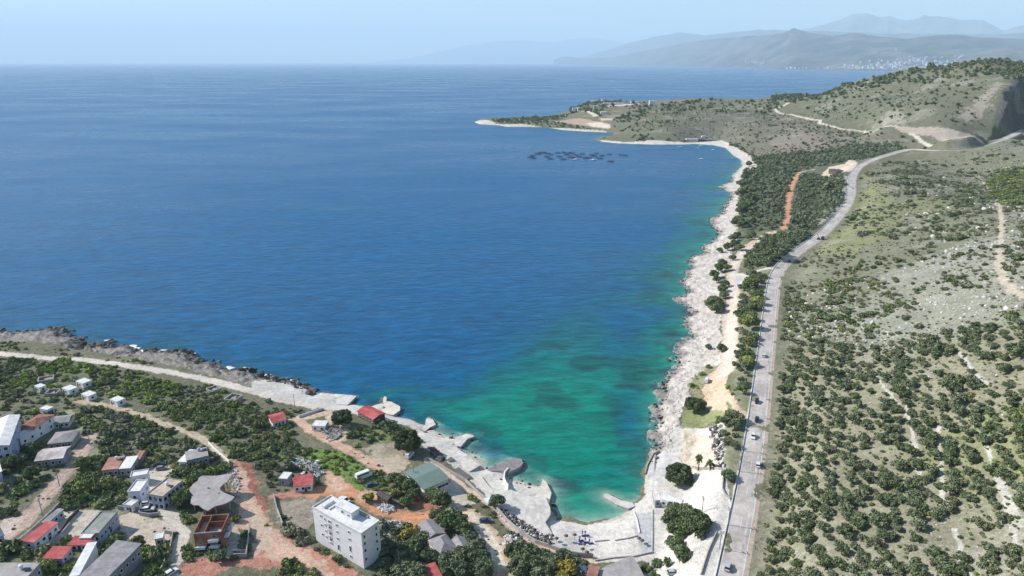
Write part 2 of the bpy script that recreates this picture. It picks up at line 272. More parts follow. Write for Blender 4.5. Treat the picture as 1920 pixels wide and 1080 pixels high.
# ------------------------------------------------------------------ materials
def newmat(name,rough=.9,spec=.2):
    m=bpy.data.materials.new(name);m.use_nodes=True;b=m.node_tree.nodes['Principled BSDF']
    b.inputs['Roughness'].default_value=rough;b.inputs['Specular IOR Level'].default_value=spec
    return m,m.node_tree,b
def N(nt,t,**k):
    n=nt.nodes.new('ShaderNode'+t)
    for a,b in k.items():
        if a.startswith('i_'): n.inputs[a[2:].replace('_',' ')].default_value=b
        else: setattr(n,a,b)
    return n
def noise(nt,scale,det=4,rough=.6,vec=None):
    n=N(nt,'TexNoise');n.inputs['Scale'].default_value=scale;n.inputs['Detail'].default_value=det;n.inputs['Roughness'].default_value=rough
    if vec: nt.links.new(vec,n.inputs['Vector'])
    return n
def mixc(nt,a,b,f,bt='MIX'):
    m=N(nt,'Mix',data_type='RGBA',blend_type=bt)
    for s,v in ((6,a),(7,b),(0,f)):
        if hasattr(v,'links'): nt.links.new(v,m.inputs[s])
        else: m.inputs[s].default_value=v if s==0 else (*v,1) if len(v)==3 else v
    return m.outputs[2]
def ramp(nt,f,stops):
    r=N(nt,'ValToRGB');nt.links.new(f,r.inputs[0]);e=r.color_ramp.elements
    while len(e)<len(stops): e.new(.5)
    for q,(p,c) in zip(e,stops): q.position=p;q.color=(*c,1) if hasattr(c,'__len__') else (c,c,c,1)
    return r.outputs[0]
def mth(nt,op,a,b=0.):
    m=N(nt,'Math',operation=op)
    for i,v in enumerate((a,b)):
        if hasattr(v,'links'): nt.links.new(v,m.inputs[i])
        else: m.inputs[i].default_value=v
    return m.outputs[0]
MATS={}
def mat(name,c,rough=.85,amt=.18,scale=1.2,spec=.2,bump=0,c2=None,wave=None):
    if name in MATS: return MATS[name]
    m,nt,b=newmat(name,rough,spec);tc=N(nt,'TexCoord').outputs['Object']
    n1=noise(nt,scale,5,.65,tc);n2=noise(nt,scale*.17,3,.5,tc)
    f=mth(nt,'ADD',mth(nt,'MULTIPLY',n1.outputs[0],.6),mth(nt,'MULTIPLY',n2.outputs[0],.4))
    r=ramp(nt,f,[(.36,1-amt*1.6),(.62,1+amt*.5)])
    col=mixc(nt,c,c2 or c,ramp(nt,n2.outputs[0],[(.42,0),(.62,1)])) if c2 else None
    o=mixc(nt,col if c2 else c,r,1.0,'MULTIPLY')
    if wave:
        wv=N(nt,'TexWave');wv.bands_direction=wave[0];wv.inputs['Scale'].default_value=wave[1];wv.inputs['Distortion'].default_value=.3
        nt.links.new(tc,wv.inputs['Vector']);o=mixc(nt,o,ramp(nt,wv.outputs[1],[(0,1-wave[2]),(.5,1)]),1.0,'MULTIPLY')
    nt.links.new(o,b.inputs['Base Color'])
    if bump:
        bp=N(nt,'Bump');bp.inputs['Strength'].default_value=bump;bp.inputs['Distance'].default_value=.1;nt.links.new(n1.outputs[0],bp.inputs['Height']);nt.links.new(bp.outputs[0],b.inputs['Normal'])
    MATS[name]=m;return m
# terrain material: zone colours + stone speckle
def terrain_mat():
    m,nt,b=newmat('terrain',.95,.1)
    a=N(nt,'Attribute',attribute_name='col');g=N(nt,'Attribute',attribute_name='rock')
    pos=N(nt,'NewGeometry').outputs['Position']
    n1=noise(nt,.55,6,.7,pos);n2=noise(nt,.09,4,.6,pos);n3=noise(nt,2.2,3,.7,pos)
    f=mth(nt,'ADD',mth(nt,'MULTIPLY',n1.outputs[0],.42),mth(nt,'ADD',mth(nt,'MULTIPLY',n2.outputs[0],.26),mth(nt,'MULTIPLY',n3.outputs[0],.32)))
    c=mixc(nt,a.outputs[0],ramp(nt,f,[(.36,.5),(.5,.97),(.66,1.35)]),1.0,'MULTIPLY')
    vo=N(nt,'TexVoronoi');vo.inputs['Scale'].default_value=.55;nt.links.new(pos,vo.inputs['Vector'])
    st=ramp(nt,mth(nt,'MULTIPLY',n1.outputs[0],n3.outputs[0]),[(.30,0),(.36,1)])
    c=mixc(nt,c,(.62,.59,.55),mth(nt,'MULTIPLY',st,mth(nt,'MULTIPLY',g.outputs[2],.6)))
    cr=ramp(nt,mth(nt,'MULTIPLY',vo.outputs[0],n3.outputs[0]),[(.42,0),(.6,1)])
    c=mixc(nt,c,(.16,.15,.12),mth(nt,'MULTIPLY',cr,mth(nt,'MULTIPLY',g.outputs[2],.75)))
    nt.links.new(c,b.inputs['Base Color'])
    bp=N(nt,'Bump');bp.inputs['Strength'].default_value=.55;bp.inputs['Distance'].default_value=.8
    nt.links.new(f,bp.inputs['Height']);nt.links.new(bp.outputs[0],b.inputs['Normal'])
    return m
# ------------------------------------------------------------------ object helpers
def tag(o,label=None,cat=None,group=None,kind=None):
    if label:o['label']=label
    if cat:o['category']=cat
    if group:o['group']=group
    if kind:o['kind']=kind
    return o
def npmesh(name,V,Fq,m=None,attrs=None,smooth_=False):
    me=bpy.data.meshes.new(name);V=np.asarray(V,np.float32);Fq=np.asarray(Fq,np.int32);k=Fq.shape[1]
    me.vertices.add(len(V));me.vertices.foreach_set('co',V.ravel())
    me.loops.add(Fq.size);me.loops.foreach_set('vertex_index',Fq.ravel())
    me.polygons.add(len(Fq));me.polygons.foreach_set('loop_start',np.arange(0,Fq.size,k,dtype=np.int32))
    me.polygons.foreach_set('use_smooth',np.full(len(Fq),smooth_))
    me.update(calc_edges=True)
    for an,(ty,arr) in (attrs or {}).items():
        at=me.attributes.new(an,ty,'POINT')
        at.data.foreach_set('color' if 'COLOR' in ty else 'vector' if ty=='FLOAT_VECTOR' else 'value',np.ascontiguousarray(arr).ravel())
    if m: me.materials.append(m)
    return me
def link(name,me,parent=None,loc=None,rz=0):
    o=bpy.data.objects.new(name,me);COL.objects.link(o)
    if parent: o.parent=parent
    if loc is not None: o.location=loc
    if rz: o.rotation_euler=(0,0,rz)
    return o
def empty(name,loc,rz=0): return link(name,None,None,loc,rz)
class MB:
    def __init__(s): s.v=[];s.f=[]
    def add(s,V,Fc):
        k=len(s.v);s.v+= [tuple(p) for p in V];s.f+=[tuple(i+k for i in f) for f in Fc];return s
    def box(s,cx,cy,cz,sx,sy,sz,rot=0):
        c,q=math.cos(rot),math.sin(rot);V=[]
        for z in (-.5,.5):
            for x,y in ((-.5,-.5),(.5,-.5),(.5,.5),(-.5,.5)):
                X=x*sx;Y=y*sy;V.append((cx+X*c-Y*q,cy+X*q+Y*c,cz+z*sz))
        return s.add(V,[(0,3,2,1),(4,5,6,7),(0,1,5,4),(1,2,6,5),(2,3,7,6),(3,0,4,7)])
    def prism(s,P,z0,z1):
        n=len(P);ar=sum(P[i][0]*P[(i+1)%n][1]-P[(i+1)%n][0]*P[i][1] for i in range(n))
        if ar<0: P=P[::-1]
        V=[(p[0],p[1],z0) for p in P]+[(p[0],p[1],z1) for p in P]
        return s.add(V,[tuple(range(n))[::-1],tuple(range(n,2*n))]+[(i,(i+1)%n,n+(i+1)%n,n+i) for i in range(n)])
    def tube(s,p0,p1,r0,r1,n=8):
        p0=Vector(p0);p1=Vector(p1);d=(p1-p0).normalized();a=d.orthogonal().normalized();b=d.cross(a);V=[]
        for p,r in ((p0,r0),(p1,r1)):
            for i in range(n):
                t=2*math.pi*i/n;V.append(p+a*math.cos(t)*r+b*math.sin(t)*r)
        return s.add(V,[(i,(i+1)%n,n+(i+1)%n,n+i) for i in range(n)]+[tuple(range(n))[::-1],tuple(range(n,2*n))])
    def build(s,name,m,parent=None,loc=None,rz=0,bevel=0):
        me=bpy.data.meshes.new(name);me.from_pydata([tuple(v) for v in s.v],[],s.f);me.materials.append(m);me.update()
        o=link(name,me,parent,loc,rz)
        if bevel:
            md=o.modifiers.new('bevel','BEVEL');md.width=bevel;md.segments=1;md.limit_method='ANGLE'
        return o
# ------------------------------------------------------------------ terrain meshes
rs=[118.]
while rs[-1]<4300:
    r=rs[-1];rs.append(r+min(r*r/(CAMZ*640),r/260.))
rs=np.array(rs);az=np.linspace(-math.radians(57),math.radians(57),1420)
AZ,RR=np.meshgrid(az,rs,indexing='ij');TX=np.sin(AZ)*RR;TY=np.cos(AZ)*RR
sd=look(SD,TX,TY)
natural=1-np.clip(inpoly(TX,TY,T([(560,700),(650,780),(800,840),(930,960),(1060,1050),(1215,1060),(1230,840),(1200,850),(1100,900),(1000,860),(850,790),(700,720)])),0,1)
jag=(fbm(TX,TY,9,4,5)-.5)*7*natural
sdj=sd+jag
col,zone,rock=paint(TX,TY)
TZ=H(TX,TY)
shore=ss(-4,3,sdj)*(1-ss(10,24,sdj))*natural
rocky=((zone==ZR)*1.)
crag=np.abs(fbm(TX*.8+TY*.5,TY-TX*.2,5,4,77)-.5)*2
near=1-ss(700,1500,RR)
leftc=(TX<60)*1.
TZ=TZ*(ss(-1,6,sdj)*natural+(1-natural))+rocky*near*(shore*(crag*(2.2+1.2*leftc)-.35)+(fbm(TX,TY,4,4,8)-.5)*.9)+(zone==ZG)*(fbm(TX,TY,7,3,2)-.5)*.8
TZ=np.where(sdj<-1.5,-1.5+np.minimum(0,sdj+1.5)*.3,TZ)
wet=rocky*(1-ss(1.5,7,sdj+(fbm(TX,TY,4,3,12)-.5)*9))*near
dk=np.array([.085,.075,.075])*1.0
wet2=np.clip(wet*(.62+.3*leftc),0,1)[...,None];col=col*(1-wet2)+dk*wet2
crs=(rocky*near*ss(.32,.6,crag)*(.25+.5*leftc*(1-ss(12,30,sdj))))[...,None];col=col*(1-crs)+np.array([.12,.11,.1])*crs
rk=ss(.55,.72,fbm(TX,TY,30,4,61))*(zone==ZG)*ss(40,120,sd)
col=col*(1-.35*rk[...,None])+np.array([.36,.34,.29])*.35*rk[...,None];rock=np.clip(rock+.4*rk,0,1)
wr=((zone==ZB)*(1-ss(.6,2.8,sd)))[...,None];col=col*(1-wr)+np.array([.52,.46,.38])*wr
nA,nR=TX.shape
idx=np.arange(nA*nR).reshape(nA,nR)
Q=np.stack([idx[:-1,:-1],idx[1:,:-1],idx[1:,1:],idx[:-1,1:]],-1).reshape(-1,4)
keep=(sdj[:-1,:-1]>-14).ravel();zf=zone[:-1,:-1].ravel()
far=(RR[:-1,:-1]>1180).ravel()&(zf==ZG)
V=np.stack([TX,TY,TZ],-1).reshape(-1,3);ca=np.concatenate([col.reshape(-1,3),np.ones((V.shape[0],1))],1).astype(np.float32);ra=rock.reshape(-1).astype(np.float32)
TM=terrain_mat()
def zpart(name,msk,label):
    q=Q[msk&keep]
    u,inv=np.unique(q,return_inverse=True)
    me=npmesh(name,V[u],inv.reshape(-1,4),TM,{'col':('FLOAT_COLOR',ca[u]),'rock':('FLOAT',ra[u])},True)
    return tag(link(name,me),label,None,None,'structure')
zpart('ground',(zf==ZG)&~far,'scrubby olive green ground around the bay')
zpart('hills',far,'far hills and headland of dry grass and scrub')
zpart('rocky_shore',zf==ZR,'pale limestone shelf along the water')
zpart('beach',zf==ZB,'pale pebble beach and paved shore terraces')
zpart('dirt_road',zf==ZD,'red and tan earth tracks and yards')
zpart('gravel_road',zf==ZP,'pale gravel lanes')
# coarser ground beyond the sides of the view
for lo,hi,ra_,rb_,na,nr_ in ((-65.9,65.9,50,118.6,260,40),(56.9,65.9,118,4300,40,260),(-65.9,-56.9,118,4300,40,260)):
    A_,B_=np.meshgrid(np.radians(np.linspace(lo,hi,na)),np.exp(np.linspace(math.log(ra_),math.log(rb_),nr_)),indexing='ij');X_=np.sin(A_)*B_;Y_=np.cos(A_)*B_
    c_,z_,r_=paint(X_,Y_);i_=np.arange(X_.size).reshape(X_.shape);q_=np.stack([i_[:-1,:-1],i_[1:,:-1],i_[1:,1:],i_[:-1,1:]],-1).reshape(-1,4)[(look(SD,X_,Y_)[:-1,:-1]>-14).ravel()]
    tag(link('ground',npmesh('ground',np.stack([X_,Y_,H(X_,Y_)-.25],-1).reshape(-1,3),q_,TM,{'col':('FLOAT_COLOR',np.concatenate([c_.reshape(-1,3),np.ones((X_.size,1))],1).astype(np.float32)),'rock':('FLOAT',r_.reshape(-1).astype(np.float32))},True)),'scrubby ground beside and below the view',None,None,'structure')
# ------------------------------------------------------------------ sea
SB=[(1065,720,120,75,.48),(1015,785,120,60,.55),(1085,640,100,60,.28),(950,745,120,40,.2),(1070,860,85,75,.8),(1005,820,75,50,.55),(900,790,90,28,.4),(830,762,80,16,.4),(1100,935,90,35,.65),(720,738,60,9,.25),(1240,690,28,60,.5),(1190,880,40,30,.4),(1180,700,50,40,.25),(1120,820,40,50,.4),(1165,780,42,85,-.5),(1130,880,60,22,-.45),(1090,905,30,18,-.4),(1190,830,30,60,-.2),(940,850,40,14,-.3),(1040,960,30,30,-.25),(1285,560,26,60,.45),(1300,490,26,30,.4)]
r2=[85.]
while r2[-1]<90000:
    r=r2[-1];r2.append(r+(min(r*r/(CAMZ*420),r/110.) if r<3500 else r/18.))
r2=np.array(r2);a2=np.linspace(-math.radians(64),math.radians(64),900)
A2,R2=np.meshgrid(a2,r2,indexing='ij');SX=np.sin(A2)*R2;SY=np.cos(A2)*R2
sds=np.where(R2<6500,look(SD,SX,SY),-9999)
spx,spy=project(SX,SY,0*SX)
t=np.zeros(SX.shape)
w1=(fbm(SX,SY,45,4,14)-.5);w2=(fbm(SX,SY,45,4,15)-.5)
for a,b,rx,ry,am in SB: t+=am*np.exp(-(((spx+w1*90-a)/rx)**2+((spy+w2*50-b)/ry)**2))
alongr=ss(-40,60,SX);dd=np.maximum(-sds,0)
band=np.exp(-dd/(13+22*fbm(SX,SY,60,3,19)*alongr))*(.30+.65*alongr)*ss(.25,.6,fbm(SX,SY,55,3,29)+.12*alongr)
band*=(1-ss(900,1500,R2)*.55)
t=np.clip(t+band+.12*np.exp(-((spx-1080)/170)**2-((spy-800)/170)**2),0,1.15)
weed=ss(.52,.66,fbm(SX,SY,24,5,33))*ss(.15,.5,t)*.5+ss(.5,.62,fbm(SX,SY,10,4,34))*np.exp(-dd/26)*(1-ss(600,900,R2))*.55
deep=np.array([.0,.082,.20]);midc=np.array([.0,.10,.14]);turq=np.array([.0,.185,.13]);
cs=deep+(midc-deep)*np.clip(t/.45,0,1)[...,None];cs=cs+(turq-cs)*ss(.12,1.15,t)[...,None]
cs=cs*(1-weed[...,None])+np.array([.006,.05,.055])*weed[...,None]
beachy=inpoly(spx,spy,[(800,780),(1250,1000),(1000,1000),(790,820)])|inpoly(spx,spy,[(950,880),(1210,930),(1180,1000),(1000,1000)])
bw=(np.exp(-dd/3.2)*beachy)[...,None];cs=cs*(1-bw)+np.array([.26,.40,.32])*bw
tw=(np.exp(-dd/4.)*(1-beachy)*(R2<2600)*.35*alongr)[...,None];cs=cs*(1-tw)+np.array([.12,.30,.27])*tw
foam=np.exp(-((dd-1.2)/2.4)**2)*ss(.44,.6,fbm(SX,SY,12,3,41))*(1-beachy*.9)*(R2<1400)*np.where((spx>560),.4,1)
foam2=((dd>2)&(dd<30))*ss(.72,.8,fbm(SX,SY,7,3,43))*0
i2=np.arange(SX.size).reshape(SX.shape);Q2=np.stack([i2[:-1,:-1],i2[1:,:-1],i2[1:,1:],i2[:-1,1:]],-1).reshape(-1,4)
Q2=Q2[(sds[:-1,:-1]<14).ravel()];V2=np.stack([SX,SY,0*SX],-1).reshape(-1,3)
u,inv=np.unique(Q2,return_inverse=True)
c4=np.concatenate([cs.reshape(-1,3),np.ones((SX.size,1))],1).astype(np.float32)
m,nt,b=newmat('sea_water',.16,.28)
a=N(nt,'Attribute',attribute_name='col');g=N(nt,'Attribute',attribute_name='foam')
pos=N(nt,'NewGeometry').outputs['Position']
def mp(rot,sc):
    q=N(nt,'Mapping');q.inputs['Rotation'].default_value=(0,0,math.radians(rot));q.inputs['Scale'].default_value=sc;nt.links.new(pos,q.inputs[0]);return q.outputs[0]
n1=noise(nt,.17,5,.62,mp(-14,(.45,1,1)));n2=noise(nt,.035,4,.6,mp(-14,(.5,1,1)));n3=noise(nt,.004,4,.6,mp(20,(.5,1,1)));n4=noise(nt,1.1,3,.6,pos)
hgt=mth(nt,'ADD',mth(nt,'MULTIPLY',n1.outputs[0],1.0),mth(nt,'ADD',mth(nt,'MULTIPLY',n2.outputs[0],1.2),mth(nt,'MULTIPLY',n4.outputs[0],.16)))
bp=N(nt,'Bump');bp.inputs['Strength'].default_value=1;bp.inputs['Distance'].default_value=1.0
nt.links.new(hgt,bp.inputs['Height']);nt.links.new(bp.outputs[0],b.inputs['Normal'])
wv=mth(nt,'ADD',mth(nt,'MULTIPLY',n1.outputs[0],.75),mth(nt,'MULTIPLY',n2.outputs[0],.25))
c=mixc(nt,a.outputs[0],ramp(nt,wv,[(.38,.72),(.5,.98),(.62,1.3)]),1.0,'MULTIPLY')  # swell streaks: wave reflection painted as lighter and darker water colour
c=mixc(nt,c,ramp(nt,n3.outputs[0],[(.38,.95),(.62,1.07)]),1.0,'MULTIPLY')
fo=ramp(nt,mth(nt,'MULTIPLY',g.outputs[2],mth(nt,'ADD',n4.outputs[0],mth(nt,'MULTIPLY',n1.outputs[0],.6))),[(.3,0),(.62,1)])
c=mixc(nt,c,(.78,.8,.8),fo)
nt.links.new(c,b.inputs['Base Color']);b.inputs['IOR'].default_value=1.33
nt.links.new(ramp(nt,n3.outputs[0],[(.4,.26),(.6,.36)]),b.inputs['Roughness'])
tag(link('sea',npmesh('sea',V2[u],inv.reshape(-1,4),m,{'col':('FLOAT_COLOR',c4[u]),'foam':('FLOAT',foam.reshape(-1)[u].astype(np.float32))},True)),'deep blue bay turning turquoise near the beach',None,None,'structure')
# ------------------------------------------------------------------ far mountains across the bay
def mtn(name,label,sky_,coast,depth,c,c2,rough=.25,town=False,cols=520,rows=90):
    sp=np.array(sky_,float);cp=np.array(coast,float)
    px=np.linspace(sp[0,0],sp[-1,0],cols);sy=np.interp(px,sp[:,0],sp[:,1])
    dc=np.interp(px,cp[:,0],cp[:,1]);dp=np.interp(px,[p[0] for p in depth],[p[1] for p in depth]) if hasattr(depth,'__len__') else np.full(cols,depth)
    dx,dy,dz=rays(px,sy);rr=np.hypot(dx,dy);hr=CAMZ+dz/rr*(dc+dp);hr=hr+(fbm(px,px*0,16,4,int(sp[0,0]))-.5)*hr*.05
    s=np.linspace(-.02,1.5,rows);S,I=np.meshgrid(s,np.arange(cols),indexing='ij')
    d=dc[I]+dp[I]*S
    X=(dx/rr)[I]*d;Y=(dy/rr)[I]*d
    prof=np.where(S<1,np.clip(S,0,1)**1.15,1-(S-1)*1.3)
    nz=fbm(X,Y,depth_sc(dp)/3.2,5,5);rg=1-np.abs(nz-.5)*2.6
    Z=hr[I]*prof*(1-rough*(1-rg)*2.2*np.clip(1-S,0,1)*np.clip(S*6,0,1))
    Z=np.where(S<0,-20,Z)
    i=np.arange(X.size).reshape(X.shape);q=np.stack([i[:-1,:-1],i[:-1,1:],i[1:,1:],i[1:,:-1]],-1).reshape(-1,4)
    m,nt,b=newmat(name,.95,.05);pos=N(nt,'NewGeometry').outputs['Position']
    n1=noise(nt,.0011,6,.65,pos);n2=noise(nt,.006,4,.65,pos)
    f=mth(nt,'ADD',mth(nt,'MULTIPLY',n1.outputs[0],.65),mth(nt,'MULTIPLY',n2.outputs[0],.35))
    nt.links.new(mixc(nt,c,c2,ramp(nt,f,[(.42,0),(.6,1)])),b.inputs['Base Color'])
    tag(link(name,npmesh(name,np.stack([X,Y,Z],-1).reshape(-1,3),q,m,None,True)),label,None,None,'structure')
    return X,Y,Z,S
def depth_sc(dp): return float(np.mean(dp))
M1=mtn('mountains','blue hazy ridge behind the white town across the bay',[(1038,113),(1048,108),(1065,106),(1085,108.5),(1110,110),(1150,107),(1200,97),(1260,85),(1320,75),(1400,67),(1450,64),(1470,61),(1488,51),(1500,56),(1515,61),(1560,66),(1600,61),(1650,68),(1700,72),(1780,64),(1850,70),(1920,73),(2050,66),(2400,80)],[(1038,44000),(1100,38000),(1250,29000),(1400,21500),(1500,17500),(1700,15200),(2400,14000)],[(1038,2500),(1300,6000),(2400,7500)],(.02,.028,.025),(.14,.115,.09),.34)
M2=mtn('mountains','low dark foothill above the white town across the bay',[(1545,124),(1580,112),(1610,100),(1645,95),(1690,97),(1715,103),(1745,110),(1790,104),(1850,92),(1900,88),(2000,96),(2100,112)],[(1545,15600),(2100,14600)],2400,(.05,.058,.045),(.2,.165,.13),.3,cols=240,rows=50)
mtn('mountains','middle range of pale blue mountains behind the ridge',[(1090,108),(1130,96),(1180,80),(1230,68),(1275,60),(1320,66),(1370,60),(1420,55),(1460,56),(1560,58),(1640,62),(1800,64),(2000,60)],[(1090,46000),(1500,30000),(2000,27000)],6000,(.05,.06,.05),(.12,.12,.1),.2)
mtn('mountains','high far mountain massif with pale patches on the right horizon',[(1440,66),(1500,56),(1540,47),(1575,36),(1600,24),(1625,23),(1648,32),(1668,29),(1690,36),(1712,37),(1735,27),(1760,31),(1800,36),(1845,37),(1862,46),(1880,57),(1900,52),(1930,44),(2000,40),(2200,50)],[(1440,42000),(2200,38000)],6000,(.07,.085,.08),(.22,.22,.21),.25)
mtn('mountains','faintest low mountains on the horizon left of centre',[(700,116),(760,110),(820,98),(880,84),(930,78),(985,75),(1030,80),(1080,72),(1120,72),(1160,78),(1200,88),(1230,98),(1260,106)],[(700,76000),(1260,70000)],5000,(.08,.09,.08),(.16,.16,.15),.15)
def Hm(X,Y):
    """height of the town's ridge and foothill by nearest column"""
    a=np.arctan2(X,Y);d=np.hypot(X,Y);o=np.zeros(X.shape)
    for M in (M1,M2):
        ca=np.arctan2(M[0][5],M[1][5]);ci=np.clip(np.searchsorted(ca,a),0,len(ca)-1);D=np.hypot(M[0],M[1]);D0=D[0][ci];D1=D[-1][ci]
        k=np.clip((d-D0)/(D1-D0)*(D.shape[0]-1),0,D.shape[0]-2);k0=k.astype(int);h=M[2][k0,ci]*(1-(k-k0))+M[2][k0+1,ci]*(k-k0)
        o=np.maximum(o,np.where((a>ca[0])&(a<ca[-1]),h,0))
    return o
# ------------------------------------------------------------------ highway strip, markings, kerb
hz_=hw.copy();tg=np.gradient(hz_[:,:2],axis=0);tg/=np.linalg.norm(tg,axis=1)[:,None];nr=np.stack([tg[:,1],-tg[:,0]],1)   # nr points right of travel
def strip(name,offs,lift,m,label,path=hz_,nrm=nr,sub=0,thick=0,i0=0,i1=None):
    P=path[i0:i1];Nn=nrm[i0:i1];V=[];k=len(offs)
    for p,q in zip(P,Nn):
        for a,dz in offs:
            V.append((p[0]+q[0]*a,p[1]+q[1]*a,p[2]+lift+dz))
    Fq=[(i*k+j,i*k+j+1,(i+1)*k+j+1,(i+1)*k+j) for i in range(len(P)-1) for j in range(k-1)]
    me=bpy.data.meshes.new(name);me.from_pydata(V,[],Fq);me.materials.append(m);me.update()
    return tag(link(name,me),label,None,None,'structure')
asph=mat('asphalt',(.47,.425,.385),.9,.2,.45,.1,c2=(.54,.49,.445));shd=mat('shoulder',(.56,.46,.36),.95,.25,.6,.1,c2=(.48,.38,.29))
white=mat('road_paint',(.72,.72,.70),.7,.2,2.);
strip('highway',[(-4.3,0),(-2,.03),(0,.05),(2,.03),(3.4,0)],.16,asph,'grey asphalt highway above the shore')
strip('highway',[(3.4,0),(4.6,-.05),(5.6,-.4)],.15,shd,'sandy right shoulder of the highway')
strip('highway',[(-5.4,-.6),(-4.75,-.02),(-4.3,0)],.15,mat('gravel_edge',(.52,.49,.45),.95,.3,.8,.1),'gravel left edge of the highway')
strip('road_marking',[(-3.85,0),(-3.6,0)],.20,white,'white line along the left side of the highway')
strip('road_marking',[(2.95,0),(3.15,0)],.20,white,'white line along the right side of the highway')
for i in range(6,len(hz_)-4,3):
    if i<90: strip('road_marking',[(-.42,0),(-.28,0)],.225,white,'short white dash of the highway centre line',i0=i,i1=i+2)
conc=mat('concrete',(.60,.575,.54),.9,.16,.5,.2,c2=(.52,.5,.47))
strip('road_marking',[(1.3,.04),(2.1,.03)],.185,mat('worn_asphalt',(.56,.50,.46),.9,.3,.4,.1),'pale worn wheel track along the right lane of the highway')
kb=strip('kerb',[(-4.75,-.3),(-4.75,.5),(-4.45,.5),(-4.45,-.3)],.12,mat('kerb_paint',(.72,.70,.67),.85,.12,1.),'low pale concrete kerb on the sea side of the highway',i1=260)
# ------------------------------------------------------------------ foliage
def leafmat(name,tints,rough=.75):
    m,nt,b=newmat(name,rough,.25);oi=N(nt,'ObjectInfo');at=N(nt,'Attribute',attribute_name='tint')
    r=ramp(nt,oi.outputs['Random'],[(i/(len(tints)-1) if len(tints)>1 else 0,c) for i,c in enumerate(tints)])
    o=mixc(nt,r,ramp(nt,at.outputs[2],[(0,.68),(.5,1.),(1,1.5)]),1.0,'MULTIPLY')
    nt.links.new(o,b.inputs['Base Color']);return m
LM={'olive':leafmat('olive_leaves',[(0.108,0.140,0.073),(0.151,0.178,0.097),(0.130,0.162,0.076),(0.184,0.205,0.124),(0.097,0.130,0.059)]),
'scrub':leafmat('scrub_leaves',[(0.104,0.150,0.046),(0.182,0.221,0.065),(0.085,0.124,0.046),(0.247,0.286,0.078),(0.208,0.208,0.104),(0.130,0.176,0.058)]),
'dark':leafmat('dark_leaves',[(0.100,0.138,0.056),(0.131,0.169,0.069),(0.112,0.144,0.069),(0.175,0.206,0.094)]),
'bright':leafmat('bright_leaves',[(.19,.26,.055),(.24,.31,.065),(.15,.22,.05)]),
'grey':leafmat('grey_scrub',[(0.149,0.161,0.098),(0.196,0.196,0.127),(0.115,0.138,0.075),(0.230,0.218,0.149)]),
'pine':leafmat('pine_leaves',[(.075,.10,.045),(.095,.12,.055)]),
'autumn':leafmat('autumn_leaves',[(.30,.22,.05),(.22,.22,.05)])}
bark=mat('bark',(.13,.105,.08),.95,.3,3.)
def rockmat(name,tints):
    m,nt,b=newmat(name,.95,.1);oi=N(nt,'ObjectInfo');p=N(nt,'NewGeometry').outputs['Position'];n=noise(nt,1.4,4,.7,p)
    nt.links.new(mixc(nt,ramp(nt,oi.outputs['Random'],[(i/(len(tints)-1),c) for i,c in enumerate(tints)]),ramp(nt,n.outputs[0],[(.35,.55),(.65,1.3)]),1.0,'MULTIPLY'),b.inputs['Base Color']);return m
RM={'rock':rockmat('dark_shore_rock',[(.05,.044,.042),(.10,.088,.084),(.19,.17,.155),(.07,.062,.06)]),'whiterock':rockmat('pale_limestone',[(.5,.47,.44),(.66,.63,.6),(.4,.38,.35)])}
def ico(sub):
    import bmesh
    bm=bmesh.new();bmesh.ops.create_icosphere(bm,subdivisions=sub,radius=1);V=np.array([v.co for v in bm.verts]);Fc=np.array([[v.index for v in f.verts] for f in bm.faces]);bm.free();return V,Fc
ICO={i:ico(i) for i in (1,2)}
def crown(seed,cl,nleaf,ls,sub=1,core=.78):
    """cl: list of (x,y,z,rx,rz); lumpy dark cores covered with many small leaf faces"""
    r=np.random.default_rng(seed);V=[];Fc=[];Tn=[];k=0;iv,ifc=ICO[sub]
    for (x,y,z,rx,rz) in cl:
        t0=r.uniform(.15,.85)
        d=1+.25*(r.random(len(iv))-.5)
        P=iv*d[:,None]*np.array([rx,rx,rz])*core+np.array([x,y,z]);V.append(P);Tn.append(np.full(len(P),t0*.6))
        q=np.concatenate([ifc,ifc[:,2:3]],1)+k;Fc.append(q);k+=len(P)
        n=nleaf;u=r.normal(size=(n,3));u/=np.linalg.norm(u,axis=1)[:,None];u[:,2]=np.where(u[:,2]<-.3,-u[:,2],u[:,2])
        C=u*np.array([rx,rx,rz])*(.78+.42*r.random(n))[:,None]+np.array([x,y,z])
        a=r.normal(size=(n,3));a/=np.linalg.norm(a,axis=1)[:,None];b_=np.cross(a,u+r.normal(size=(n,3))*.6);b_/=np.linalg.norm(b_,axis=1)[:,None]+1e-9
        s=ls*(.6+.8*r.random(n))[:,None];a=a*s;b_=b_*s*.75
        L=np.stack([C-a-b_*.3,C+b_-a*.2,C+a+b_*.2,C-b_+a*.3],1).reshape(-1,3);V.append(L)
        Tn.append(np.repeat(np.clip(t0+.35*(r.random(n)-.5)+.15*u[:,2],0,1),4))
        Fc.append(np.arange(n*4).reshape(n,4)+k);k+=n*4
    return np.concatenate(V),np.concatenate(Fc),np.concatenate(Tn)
def crown_mesh(name,m,*a,**kw):
    V,Fc,Tn=crown(*a,**kw)
    tri=Fc[:,2]==Fc[:,3]
    me=bpy.data.meshes.new(name);loops=[];st=[];c=0
    lens=np.where(tri,3,4);flat=Fc[np.arange(4)[None]<lens[:,None]]
    st=np.r_[0,np.cumsum(lens)[:-1]].astype(np.int32)
    me.vertices.add(len(V));me.vertices.foreach_set('co',V.astype(np.float32).ravel())
    me.loops.add(len(flat));me.loops.foreach_set('vertex_index',flat.astype(np.int32))
    me.polygons.add(len(Fc));me.polygons.foreach_set('loop_start',st);me.update(calc_edges=True)
    at=me.attributes.new('tint','FLOAT','POINT');at.data.foreach_set('value',Tn.astype(np.float32));me.materials.append(m);return me
